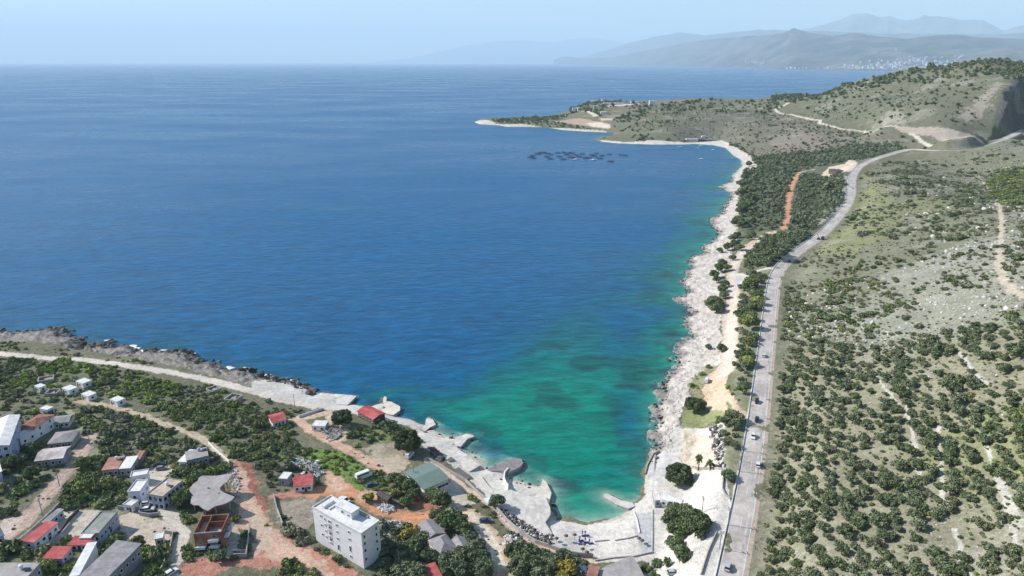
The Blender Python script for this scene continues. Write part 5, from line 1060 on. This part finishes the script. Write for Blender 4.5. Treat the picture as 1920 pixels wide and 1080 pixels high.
for k,cn,px,py,rz,lb in (('camper','white',682,896,.65,'old white minibus parked in the bright green grass'),('car','blue',696,911,.6,'dark blue car behind the white minibus'),('pickup','white',646,940,-.7,'white pickup behind the tall white block'),('car','silver',812,920,.2,'silver car in the shade of the sage green roof'),('van','white',768,856,1.2,'white van at the foot of the tallest pine'),('car','blue',910,978,.3,'dark blue car alone on the tan road junction'),('van','white',1325,716,1.1,'white van in the orange clearing by the pale rocks'),('car','white',321,1076,1.,'white car at the bottom edge in the lane'),('car','white',277,946,.2,'upper white car parked below the villa'),('car','white',278,957,.2,'lower white car parked below the villa'),('car','black',299,873,.4,'black car behind the white villa yard'),('car','grey',304,880,.3,'grey car behind the white villa yard'),('car','silver',1262,1076,.1,'silver car shaded by palms at the bottom of the lower drive')):
    p=hit(px,py)[0];vehicle(k,cn,lb,{'camper':'minibus','car':'car','van':'van','pickup':'pickup'}[k],tuple(p),rz)
# ------------------------------------------------------------------ poles
def pole(px,py,h,lb,lamp=False,rz=0):
    p=hit(px,py)[0];r=empty('street_lamp' if lamp else 'power_pole',p,rz);MB().tube((0,0,-.5),(0,0,h),.17,.11,8).build('pole',MW('conc'),r)
    if lamp:
        MB().box(.9,0,h-.05,1.8,.09,.09).build('arm',MW('greyp'),r);MB().box(1.8,0,h-.1,.7,.26,.12).build('lamp_head',MW('white'),r)
    else:
        MB().box(0,0,h-.5,.12,2.2,.14).box(0,0,h-1.3,.12,1.6,.14).build('crossarm',MW('brown'),r)
        for y in(-1,0,1): MB().tube((0,y,h-.43),(0,y,h-.2),.06,.04,6).build('insulator',MW('white'),r)
    return tag(r,lb,'street lamp' if lamp else 'power pole')
PL=[(1391,846,'power pole at the left edge of the highway, first below the side road'),(1388,866,'power pole at the highway edge, second below the side road'),(1384,884,'power pole at the highway edge, third below the side road'),(1405,782,'power pole beside the mouth of the side road'),(80,966,'pole beside the tan lane next to the dark stone wall'),(112,912,'upper pole beside the tan lane at the left'),(169,835,'pole at the top end of the tan lane'),(749,1070,'pole in the trees right of the tall white block'),(776,905,'pole at the corner of the sage green roof'),(1316,962,'slim pole in the parking area right of the vaulted hall'),(1365,985,'pole between the lower drive and the highway'),(1349,1030,'pole left of the highway near the bottom edge'),(553,765,'pole along the pale shore road near the platform')]
for x,y,lb in PL: pole(x,y,7.,lb,rz=.2)
for x,y,lb in ((1420,678,'street lamp at the left edge of the straight highway'),(1432,575,'street lamp at the left edge of the highway below the bend')): pole(x,y,7.5,lb,True)
# ------------------------------------------------------------------ beach things
thatch=mat('thatch',(.17,.14,.12),.95,.3,3.);cloth=mat('blue_cloth',(.05,.06,.28),.8,.1,2.);clothw=mat('pale_cloth',(.55,.6,.75),.8,.1,2.)
def umbrella(px,py,kind,lb,group):
    p=hit(px,py)[0];r=empty('beach_umbrella',p);MB().tube((0,0,-.3),(0,0,2.3),.06,.05,6).build('pole',MW('brown'),r)
    if kind=='thatch':
        n=12;V=[(0,0,2.65)];V+=[(.85*math.cos(6.283*i/n),.85*math.sin(6.283*i/n),1.95+.06*(i%2)) for i in range(n)];V+=[(0,0,2.3)]
        MB().add(V,[(0,i+1,(i+1)%n+1) for i in range(n)]+[(n+1,(i+1)%n+1,i+1) for i in range(n)]).build('canopy',thatch,r)
    else: MB().tube((0,0,1.),(0,0,2.0),.12,.3,8).tube((0,0,2.0),(0,0,2.45),.3,.04,8).build('canopy',cloth,r);MB().box(.5,0,.25,1.9,.7,.16,.4).build('lounger',cloth,r)
    tag(r,lb,'umbrella',group)
for x,y in ((1035,1013),(1043,1018),(1061,1013),(1077,1011),(1021,1016),(1030,1026),(1021,1022),(1095,1028),(1092,1038),(1100,1044),(1198,1018),(1203,1022)): umbrella(x,y,'thatch','dark thatched beach umbrella on the main beach','thatched umbrellas')
for x,y in ((1092,1005),(1097,1005),(1087,1015),(1097,1018),(1086,1020),(1105,1020)): umbrella(x,y,'closed','folded blue umbrella above a blue lounger on the main beach','blue umbrellas')
def kio(r):
    for x in(-1.6,1.6):
        for y in(-1.3,1.3): MB().tube((x,y,-.3),(x,y,2.4),.06,.06,6).build('post',MW('white'),r)
    MB().add([(-2,-1.7,2.3),(2,-1.7,2.3),(2,1.7,2.3),(-2,1.7,2.3),(0,0,3.1)],[(0,1,4),(1,2,4),(2,3,4),(3,0,4),(0,3,2,1)]).build('canopy',clothw,r);MB().box(0,0,.5,2.4,1.,1.).build('counter',MW('cream'),r)
prop('kiosk','pale blue canopy kiosk on the promenade','kiosk',919,946,kio,.5)
def kio2(r):
    MB().tube((0,0,-.3),(0,0,2.2),.08,.08,6).build('post',MW('brown'),r);MB().add([(1.6*math.cos(i*.785),1.6*math.sin(i*.785),2.) for i in range(8)]+[(0,0,3.),(0,0,2.4)],[(i,(i+1)%8,8) for i in range(8)]+[((i+1)%8,i,9) for i in range(8)]).build('canopy',MW('tan'),r)
prop('parasol','tan thatched parasol beside the blue canopy kiosk','parasol',933,944,kio2)
def tent(r): MB().add([(-1.5,-1,0),(1.5,-1,0),(1.5,1,0),(-1.5,1,0),(-1.3,0,1.2),(1.3,0,1.2)],[(0,1,5,4),(2,3,4,5),(1,2,5),(3,0,4),(0,3,2,1)]).build('cover',mat('teal_cover',(.12,.3,.3),.7,.15,1.),r)
prop('covered_boat','teal covered boat hull beside the orange road','boat',692,941,tent,.3)
def dinghy(c,L=3.6,canopy=False):
    def f(r):
        hullm=paint_('hull_'+c,PC.get(c,(.7,.7,.7)));n=7;V=[];S=[(-1,.8),(-.6,.95),(-.1,1.),(.4,.85),(.75,.5),(1,.05)]
        for x,w_ in S: V+=[(x*L/2,-w_*L*.17,.55),(x*L/2*.93,-w_*L*.1,-.1),(x*L/2*.93,w_*L*.1,-.1),(x*L/2,w_*L*.17,.55)]
        Fc=[(i*4+j,(i+1)*4+j,(i+1)*4+j+1,i*4+j+1) for i in range(5) for j in range(3)]+[(0,1,2,3),(23,22,21,20)]
        MB().add(V,Fc).build('hull',hullm,r)
        MB().prism([(x*L/2*.96,-w_*L*.15) for x,w_ in S]+[(x*L/2*.96,w_*L*.15) for x,w_ in S][::-1],.3,.36).build('deck',MW('cream'),r)
        MB().box(.05*L,0,.75,L*.22,L*.16,.8).build('cabin',MW('white') if not canopy else MW('brown'),r)
    return f
prop('boat','upturned pale boat in the green weeds beside the scrap heap','boat',594,868,dinghy('white',5),.3)
# fish farm
floatm=mat('pen_float',(.09,.10,.14),.7,.2,1.);netm=mat('pen_net',(.01,.055,.13),.9,.2,1.)
def pen(R):
    def f(r):
        V=[];Fc=[];n=24
        for i in range(n):
            a=6.283*i/n
            for k in range(6):
                b_=6.283*k/6;q=R+.5*math.cos(b_);V.append((q*math.cos(a),q*math.sin(a),.2+.5*math.sin(b_)))
        Fc=[(i*6+k,((i+1)%n)*6+k,((i+1)%n)*6+(k+1)%6,i*6+(k+1)%6) for i in range(n) for k in range(6)]
        MB().add(V,Fc).build('float_ring',floatm,r)
        V=[(R*math.cos(6.283*i/n),R*math.sin(6.283*i/n),1.7) for i in range(n)]+[(R*math.cos(6.283*i/n),R*math.sin(6.283*i/n),1.95) for i in range(n)]
        MB().add(V,[(i,(i+1)%n,(i+1)%n+n,i+n) for i in range(n)]+[((i+1)%n,i,i+n,(i+1)%n+n) for i in range(n)]).build('hand_rail',floatm,r)
        MB().add([(R*.97*math.cos(6.283*i/n),R*.97*math.sin(6.283*i/n),.12) for i in range(n)],[tuple(range(n))]).build('net',netm,r)
    return f
PN=[(995,295),(999,292),(1001,297),(1008,289),(1013,287),(1019,286),(1025,288),(1033,290),(1026,294),(1032,298),(1046,287),(1049,294),(1056,299),(1062,290),(1067,288),(1070,295),(1075,296),(1080,291),(1072,287),(1092,289),(1097,297),(1103,296),(1109,291),(1118,288),(1124,297),(1129,292),(1142,290),(1145,303),(1165,291),(1172,292),(1114,293),(1057,286),(1086,294)]
for i,(x,y) in enumerate(PN):
    r=prop('fish_pen','dark floating ring pen of the fish farm','fish pen',x,y,pen(5. if i%3 else 6.2),0,'fish farm pens')
for x,y,L,lb in ((1079,299,14,'left white work boat in front of the fish pens'),(1112,300,16,'right pale work boat in front of the fish pens'),(1275,276,13,'long white boat off the far cove beach, leftmost'),(1313,274,11,'white boat nearest the far cove beach bar'),(1308,278,9,'small pale boat just below the one near the beach bar'),(1337,281,11,'white boat with dark hull side off the right of the far cove'),(1315,298,12,'white boat farthest out from the far cove')):
    prop('boat',lb,'boat',x,y,dinghy('white',L),.1+.2*(x%3),dz=.1)
def moor(x,y,lb): prop('boat',lb,'boat',x,y,dinghy('black',8),.3,dz=.1)
moor(1373,298,'small dark boat moored at the corner of the bay')
def pile(r): 
    for i in range(5): MB().tube((i*.0,0,-.5),(0,0,2.2),.12,.1,6)
# ------------------------------------------------------------------ white town across the bay
tw=[]
rt=random.Random(5)
while len(tw)<298:
    x=rt.gauss(1700,95) if rt.random()<.8 else rt.uniform(1400,1915)
    if not 1405<x<1915: continue
    base=127.5+(x-1405)*.012;up=2+26*ss(1540,1700,x)*(1.)
    y=base-abs(rt.gauss(0,.38))*up
    if x<1560 and rt.random()<.5: x=rt.gauss(1420,12);y=rt.uniform(113,121)
    if 1560<x<1640 and y<112: continue
    tw.append((x,y))
tw=np.array(tw);TP=hit(tw[:,0],tw[:,1],0,Hm,12500,26000,2500)
wins_=glassm();tm=[mat('town_white',(.66,.65,.63),.85,.08,.01),mat('town_cream',(.72,.66,.58),.85,.08,.01),mat('town_rose',(.62,.5,.45),.85,.08,.01)]
tmes=[]
for i in range(9):
    w_,d_,h_=rt.uniform(35,75),rt.uniform(18,30),rt.choice([16,22,28,36,46]);mb=MB();mb.box(0,0,h_/2-10,w_,d_,h_+20).box(0,0,h_+.5,w_+1,d_+1,1).box(w_*.2,0,h_+2.5,6,6,3)
    me=bpy.data.meshes.new('town_block');me.from_pydata(mb.v,[],mb.f);me.materials.append(tm[i%3 if i>4 else 0]);tmes.append(me)
for q in TP:
    if q[2]<3: q[2]=3
    o=link('town_building',rt.choice(tmes),None,tuple(q),rt.uniform(-.5,.5));tag(o,'pale block of the hazy town across the bay','building','town across the bay')
# ------------------------------------------------------------------ plant cover
# olive grove on the slope right of the highway
G=area([(1418,1140),(1430,900),(1452,740),(1470,660),(1545,640),(1650,655),(1760,625),(1850,612),(1960,605),(2030,1140)],4.7,.30,.95,0,rowdeg=62)
k=(fbm(G[:,0],G[:,1],26,3,7)>.36)|(RNG.random(len(G))<.35)|(G[:,0]<100);G=G[k]
qx,qy=project(G[:,0],G[:,1],G[:,2]);vis=(qx>-20)&(qx<1950)&(qy<1110)
d=np.hypot(G[:,0],G[:,1]);order=np.argsort(np.where(vis,d,1e6));sel=order[:300];rest=np.setdiff1d(np.arange(len(G)),sel)
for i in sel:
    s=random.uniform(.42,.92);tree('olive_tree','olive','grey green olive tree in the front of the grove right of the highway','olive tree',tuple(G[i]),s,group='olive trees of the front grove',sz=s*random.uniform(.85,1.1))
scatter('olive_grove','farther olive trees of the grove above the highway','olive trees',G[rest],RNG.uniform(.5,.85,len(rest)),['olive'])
print('grove',len(G))
a=area([(1410,1140),(1420,900),(1445,740),(1460,660),(1545,640),(1960,600),(2030,1140)],2.3,.5,.7,16,.38);scatter('undergrowth','low bushes and weeds between the olive trees','bushes',a,RNG.uniform(.2,.7,len(a)),['greybush','bush'])
a=area([(1820,780),(1960,720),(1960,900),(1880,900)],3.5,.5,.8,20,.4);scatter('bushes','green bushes at the right edge of the grove','bushes',a,RNG.uniform(.7,1.5,len(a)),['bush'])
# dense groves between shore and highway
a=area([(1386,332),(1400,300),(1440,292),(1520,285),(1600,272),(1680,272),(1700,280),(1640,298),(1600,300),(1540,312),(1502,320),(1487,342),(1474,380),(1466,425),(1430,436),(1402,442),(1390,410),(1384,380)],8.5,.35,.95);scatter('olive_grove','dense grey green grove behind the upper shore','olive trees',a,RNG.uniform(1.1,1.7,len(a)),['farolive'])
a=area([(1506,326),(1540,330),(1585,326),(1582,372),(1557,405),(1520,435),(1476,432),(1486,380),(1493,345)],7.,.35,.96);scatter('olive_grove','dense grove between the red track and the highway','olive trees',a,RNG.uniform(1.,1.5,len(a)),['farolive'])
a=area([(1398,480),(1430,452),(1460,440),(1515,440),(1500,466),(1440,500),(1396,506)],5.,.35,.96);scatter('olive_grove','wedge of grey green trees above the grey lot','olive trees',a,RNG.uniform(.8,1.3,len(a)),['farolive','olive'])
a=area([(1382,620),(1387,560),(1402,520),(1438,516),(1430,600),(1418,690),(1404,762),(1386,735),(1378,690)],4.3,.4,.85);scatter('thicket','thicket of trees between the shore track and the highway','trees',a,RNG.uniform(.55,1.1,len(a)),['olive','tree'])
a=area([(1348,776),(1396,790),(1388,850),(1378,900),(1366,940),(1356,900),(1360,830)],4.2,.4,.9);scatter('thicket','thicket between the sandy lot and the highway','trees',a,RNG.uniform(.55,1.0,len(a)),['tree','olive'])
a=area([(1332,1100),(1342,1010),(1352,960),(1364,940),(1368,980),(1348,1100)],3.5,.4,.8);scatter('bushes','green bushes beside the lower highway','bushes',a,RNG.uniform(.8,1.6,len(a)),['bush'])
a=area([(1270,800),(1290,700),(1350,680),(1400,770),(1400,800),(1340,800)],3.,.5,.6,20,.45);scatter('bushes','green bushes around the orange clearing','bushes',a,RNG.uniform(.4,1.1,len(a)),['bush','brightbush'])
# scrub on the right slope
RS=[(1462,640),(1458,520),(1480,492),(1545,452),(1580,415),(1606,370),(1606,335),(1650,305),(1780,285),(1930,262),(1980,300),(1980,640),(1850,615),(1640,655),(1540,645)]
a=area(RS,4.4,.5,.5,34,.5,seed=3);scatter('scrub','dark scrub dotted over the slope above the highway','scrub',a,RNG.uniform(.5,1.7,len(a))*np.where(RNG.random(len(a))<.2,1.4,1),['darkbush','greybush','darkbush'])
a=area([(1462,650),(1458,520),(1480,495),(1640,510),(1700,560),(1640,640),(1540,650)],3.4,.5,.7,22,.42,seed=5);scatter('scrub','low grey scrub beside the straight highway','scrub',a,RNG.uniform(.5,1.5,len(a)),['greybush','bush'])
a=area([(1845,345),(1870,318),(1940,310),(1940,385),(1870,385)],6,.4,.9);scatter('scrub','greener thicket high at the right edge','scrub',a,RNG.uniform(1.3,2.4,len(a)),['bush'])
a=area([(1480,660),(1458,620),(1452,560),(1700,600),(1900,560),(1950,600),(1650,650)],9,.5,.5,30,.5);scatter('scrub','scattered round bushes among the white stones','scrub',a,RNG.uniform(1.,2.4,len(a)),['darkbush','bush'])
# far hill and headland
a=area([(1500,200),(1540,185),(1620,168),(1700,150),(1780,135),(1850,150),(1850,215),(1760,240),(1640,236),(1540,222)],30,.45,.8)
for p in a[:150]:
    s=random.uniform(1.3,2.9);tree('shrub','farbush','dark round shrub standing apart on the open far hillside','shrub',tuple(p),s,group='shrubs on the far hillside')
a=area([(1400,225),(1560,240),(1720,262),(1760,275),(1650,278),(1500,290),(1400,280)],42,.45,.6)
for p in a[:70]:
    s=random.uniform(1.,2.2);tree('shrub','farbush','dark round shrub on the brown heath behind the grove','shrub',tuple(p),s,group='shrubs on the brown heath')
a=area([(1440,192),(1500,176),(1600,157),(1700,136),(1780,122),(1860,113),(1960,125),(1960,142),(1870,140),(1800,150),(1700,158),(1600,175),(1500,190),(1450,197)],13,.45,.85);scatter('woods','dark scrub woods along the crest of the far hill','woods',a,RNG.uniform(1.5,3.1,len(a)),['farbush'])
a=area([(1850,130),(1960,125),(1960,160),(1890,150)],11,.45,.8);scatter('woods','scrub above the dark cliff','woods',a,RNG.uniform(1.4,2.6,len(a)),['farbush'])
a=area([(1230,200),(1290,190),(1440,188),(1470,200),(1440,215),(1300,212),(1230,208)],18,.45,.8,120,.42);scatter('woods','dark woods on the headland crest','woods',a,RNG.uniform(1.4,2.8,len(a)),['farbush'])
a=area([(1060,215),(1085,198),(1130,190),(1200,193),(1230,200),(1210,220),(1180,245),(1150,240),(1150,225),(1100,212)],16,.45,.8,100,.38);scatter('woods','green woods around the headland houses','woods',a,RNG.uniform(1.3,2.8,len(a)),['farbush','farolive'])
a=area([(900,230),(930,222),(1000,220),(1070,214),(1060,222),(1040,228),(1100,240),(1130,244),(1060,240),(1000,234),(940,232)],13,.45,.85);scatter('woods','dark low woods on the headland tip','woods',a,RNG.uniform(1.2,2.3,len(a)),['farbush'])
a=area([(1125,262),(1150,247),(1180,240),(1240,262),(1290,264),(1290,268),(1170,267)],13,.45,.7,80,.4);scatter('scrub','green scrub above the far cove shore','scrub',a,RNG.uniform(1.2,2.2,len(a)),['farbush','farolive'])
a=area([(1180,240),(1230,205),(1440,212),(1560,232),(1740,262),(1640,285),(1420,290),(1330,262),(1240,262)],15,.5,.55,110,.48);scatter('heath','low grey heath bushes behind the bay','heath',a,RNG.uniform(.7,1.7,len(a)),['farbush','farolive'])
a=area([(1445,215),(1500,188),(1700,150),(1860,150),(1840,230),(1930,262),(1750,275),(1600,248)],20,.5,.5,70,.5);scatter('scrub','thin scrub over the far hillside','scrub',a,RNG.uniform(.6,1.5,len(a)),['farbush'])
a=area([(1345,264),(1372,268),(1392,280),(1412,292),(1420,310),(1400,300),(1385,285)],9,.45,.8);scatter('woods','trees behind the far cove corner','woods',a,RNG.uniform(1.,1.8,len(a)),['farbush','farolive'])
# left scrub land
a=area([(-60,672),(60,672),(200,690),(330,708),(470,742),(570,772),(545,795),(560,830),(600,845),(560,858),(500,870),(440,862),(392,828),(300,788),(200,760),(-60,752)],2.7,.5,.8,26,.47,seed=1);scatter('scrub','dense green scrub between the shore road and the huts','scrub',a,RNG.uniform(.55,1.35,len(a)),['bush','darkbush','greybush'])
a=area([(300,745),(480,760),(545,800),(560,850),(500,880),(440,860),(380,815),(300,780)],2.4,.5,.85,18,.36);scatter('scrub','thick scrub above the red earth road','scrub',a,RNG.uniform(.6,1.4,len(a)),['bush','bush','darkbush'])
a=area([(-60,665),(100,672),(300,700),(480,745),(560,780),(430,800),(200,740),(-60,720)],3.6,.5,.8,30,.56,seed=4);scatter('bushes','bright green bushes in the left scrub','bushes',a,RNG.uniform(.8,1.7,len(a)),['brightbush'])
a=area([(-60,690),(60,700),(200,760),(60,790),(-60,790)],3.2,.5,.6);scatter('bushes','grey low bushes around the white huts','bushes',a,RNG.uniform(.4,1.1,len(a)),['greybush','bush'])
a=area([(-40,635),(60,642),(160,660),(330,692),(420,715),(300,698),(100,662),(-40,656)],3.2,.5,.7,20,.42);scatter('bushes','low bushes seaward of the pale shore road','bushes',a,RNG.uniform(.4,1.1,len(a)),['greybush','bush'])
a=area([(150,762),(260,782),(380,835),(430,868),(330,880),(300,900),(200,860),(170,820)],3.0,.5,.85);scatter('scrub','green scrub between the tan lane and the curving track','scrub',a,RNG.uniform(.8,1.7,len(a)),['bush','darkbush','greybush'])
a=area([(-40,780),(60,770),(160,780),(170,820),(130,870),(60,960),(0,1000),(-60,1000)],3.6,.5,.6);scatter('bushes','dark bushes around the houses at the left edge','bushes',a,RNG.uniform(.7,1.8,len(a)),['darkbush','bush'])
a=area([(130,880),(200,850),(240,900),(240,950),(110,955)],3.0,.5,.9);scatter('scrub','dark green scrub left of the white villa','scrub',a,RNG.uniform(.9,2.,len(a)),['bush','darkbush'])
a=area([(330,880),(430,870),(430,890),(380,900),(350,950),(365,985),(330,960),(336,900)],3.0,.5,.9);scatter('thicket','dark thicket left of the curved concrete roof','trees',a,RNG.uniform(1.,2.,len(a)),['darkbush','bush'])
a=area([(-40,1010),(60,1030),(140,1010),(240,960),(330,1000),(320,1100),(-40,1100)],3.4,.5,.7);scatter('bushes','garden bushes among the bottom left houses','bushes',a,RNG.uniform(.9,2.,len(a)),['bush','darkbush'])
a=area([(100,1050),(170,1030),(240,1040),(310,1010),(310,1100),(60,1100)],4,.5,.7);scatter('bushes','bright bushes by the grey barn','bushes',a,RNG.uniform(.9,1.8,len(a)),['brightbush','bush'])
a=area([(340,1030),(440,1040),(440,1052),(345,1056)],2.4,.5,.9);scatter('hedge','hedge in front of the roofless brick house','hedge',a,RNG.uniform(.8,1.3,len(a)),['darkbush','bush'])
a=area([(425,970),(465,968),(468,1040),(455,1040),(450,990)],2.6,.5,.9);scatter('hedge','hedge right of the roofless brick house','hedge',a,RNG.uniform(.8,1.6,len(a)),['darkbush','bush'])
a=area([(516,940),(535,938),(556,990),(640,1040),(690,1085),(660,1085),(580,1030),(535,1000)],2.4,.45,.9);scatter('hedge','line of scrub between the red road and the tall block','hedge',a,RNG.uniform(.6,1.4,len(a)),['darkbush','greybush'])
a=area([(460,862),(560,862),(620,905),(640,925),(520,925),(480,880)],2.8,.5,.7);scatter('scrub','scrub around the scrap heap and faded red shack','scrub',a,RNG.uniform(.5,1.4,len(a)),['darkbush','greybush'])
a=area([(560,860),(596,842),(640,846),(673,869),(705,884),(740,900),(760,925),(700,925),(651,900),(600,880)],2.1,.5,.8);scatter('grass_clumps','bright green grass and weeds by the minibus','grass',a,RNG.uniform(.25,.8,len(a)),['brightbush','bush'])
a=area([(640,800),(680,785),(740,800),(760,835),(700,830),(665,840),(645,825)],3,.5,.6);scatter('bushes','bushes behind the seaside bar','bushes',a,RNG.uniform(.5,1.4,len(a)),['bush','darkbush'])
a=area([(668,782),(700,790),(750,800),(790,830),(760,825),(720,810),(690,800)],2.3,.5,.9);scatter('hedge','dark hedge below the red roofed seaside bar','hedge',a,RNG.uniform(.8,1.4,len(a)),['darkbush'])
a=area([(700,880),(760,900),(800,930),(840,940),(900,950),(880,990),(800,945),(760,940),(720,915)],3,.5,.7);scatter('bushes','bushes between the orange roads','bushes',a,RNG.uniform(.7,1.6,len(a)),['bush','darkbush'])
a=area([(838,892),(850,896),(880,925),(915,950),(960,990),(990,1015),(975,1020),(930,975),(890,940),(850,910)],2.3,.5,.75);scatter('bushes','garden shrubs along the promenade','bushes',a,RNG.uniform(.5,1.2,len(a)),['bush','greybush'])
a=area([(700,990),(780,985),(900,1020),(940,1090),(690,1100),(700,1040)],3.2,.5,.85);scatter('thicket','dark undergrowth around the house in the trees','bushes',a,RNG.uniform(.8,1.7,len(a)),['darkbush','greybush'])
a=area([(945,1015),(1000,1022),(1060,1045),(1115,1055),(1110,1100),(945,1100)],3.,.5,.9);scatter('thicket','undergrowth below the promenade wall','bushes',a,RNG.uniform(.9,1.8,len(a)),['darkbush','greybush'])
a=area([(520,1060),(560,1052),(600,1075),(560,1095),(520,1090)],2.2,.5,.9,zones=(0,1,2,3,4));scatter('bushes','green bush patch at the bottom of the red road','bushes',a,RNG.uniform(.8,1.4,len(a)),['bush'])
# garden trees in the village, told apart only by place
n=0
for P,sp,kd,lb,gp in (([(20,780),(60,850),(70,900),(10,930),(-10,860)],7,'darktree','dark garden tree between the houses at the left edge','garden trees at the left edge'),([(120,880),(230,870),(235,940),(130,950)],10,'tree','green tree in the scrub left of the white villa','trees left of the villa'),([(330,885),(380,890),(350,960),(335,985)],7,'darktree','dark tree left of the curved concrete roof','trees left of the curved roof'),([(180,960),(330,990),(325,1080),(230,1080)],8,'darktree','garden tree among the bottom left yards','trees among the bottom left yards'),([(60,1040),(140,1040),(130,1090),(60,1090)],7,'tree','green tree below the squat pinkish red roof','trees below the squat red roof'),([(320,1030),(440,1035),(440,1050),(330,1055)],7,'greytree','small grey tree in front of the roofless brick house','trees before the brick house')):
    for p in area(P,sp,.4,.75): tree('tree',kd,lb,'tree',tuple(p),random.uniform(.6,1.0),group=gp)

a=area([(-40,700),(480,745),(560,800),(960,990),(1000,1090),(-40,1100)],2.6,.5,.30,14,.5,zones=(0,3));scatter('weeds','small weeds and tufts on the bare village earth','weeds',a,RNG.uniform(.12,.42,len(a)),['greybush','bush'])
a=area([(-40,700),(480,745),(960,990),(1000,1090),(-40,1100)],2.3,.5,.22,9,.5,zones=(3,4));scatter('loose_stones','loose stones on the village earth roads','rocks',a,RNG.uniform(.08,.3,len(a)),['whiterock'])
a=area([(1500,200),(1540,185),(1620,168),(1700,150),(1780,135),(1850,150),(1860,215),(1850,250),(1760,256),(1640,236),(1540,222)],9,.5,.5,60,.42);scatter('scrub','low tufts of scrub over the open far hillside','scrub',a,RNG.uniform(.35,.9,len(a)),['farbush','farolive'])
a=area([(1180,240),(1230,205),(1440,212),(1560,232),(1740,262),(1640,285),(1420,290),(1330,262),(1240,262)],9,.5,.55,70,.42);scatter('heath','fine grey heath tufts behind the bay','heath',a,RNG.uniform(.35,.9,len(a)),['farbush','farolive'])
a=area([(1462,640),(1458,520),(1545,452),(1606,370),(1650,305),(1930,262),(1980,300),(1980,640),(1640,655)],3.6,.5,.6,25,.42);scatter('tufts','low grass tufts and tiny bushes on the slope above the highway','tufts',a,RNG.uniform(.25,.7,len(a)),['greybush'])

a=area([(1960,1130),(1960,640),(2400,600),(2500,900),(2400,1400),(1500,1400),(1440,1145),(1960,1145)],6.5,.4,.7,wide=True);scatter('olive_grove','olive trees continuing below and beyond the right edge','olive trees',a,RNG.uniform(.5,.85,len(a)),['olive'])
a=area([(1985,640),(1985,280),(2300,240),(2500,300),(2500,640)],7,.5,.6,40,.45,wide=True);scatter('scrub','scrub continuing beyond the right edge','scrub',a,RNG.uniform(.8,2.2,len(a)),['darkbush','greybush'])
a=area([(1945,240),(1945,125),(2100,122),(2400,130),(2500,240)],22,.5,.7,wide=True);scatter('woods','scrub woods on the hill beyond the right edge','woods',a,RNG.uniform(1.2,2.6,len(a)),['farbush'])
a=area([(-95,1150),(-95,660),(-400,650),(-650,640),(-600,1100)],5,.5,.6,30,.42,wide=True);scatter('scrub','scrub continuing beyond the left edge','scrub',a,RNG.uniform(.8,1.8,len(a)),['bush','darkbush'])
a=area([(-95,1145),(1330,1145),(1300,1400),(-100,1400)],6,.5,.5,wide=True);scatter('bushes','bushes below the bottom edge of the view','bushes',a,RNG.uniform(.8,1.8,len(a)),['bush','darkbush'])
# ------------------------------------------------------------------ haze
mb=MB();mb.box(0,38000,(-6+3600)/2,190000,86000,3606)
hz,nt,b=newmat('haze');nt.nodes.remove(b);v=N(nt,'VolumePrincipled')
v.inputs['Color'].default_value=(.70,.885,1.0,1);v.inputs['Density'].default_value=HAZE_DENS;v.inputs['Anisotropy'].default_value=.0
nt.links.new(v.outputs[0],nt.nodes['Material Output'].inputs['Volume'])
tag(mb.build('haze',hz),'thin blue haze over the bay','haze',None,'stuff')
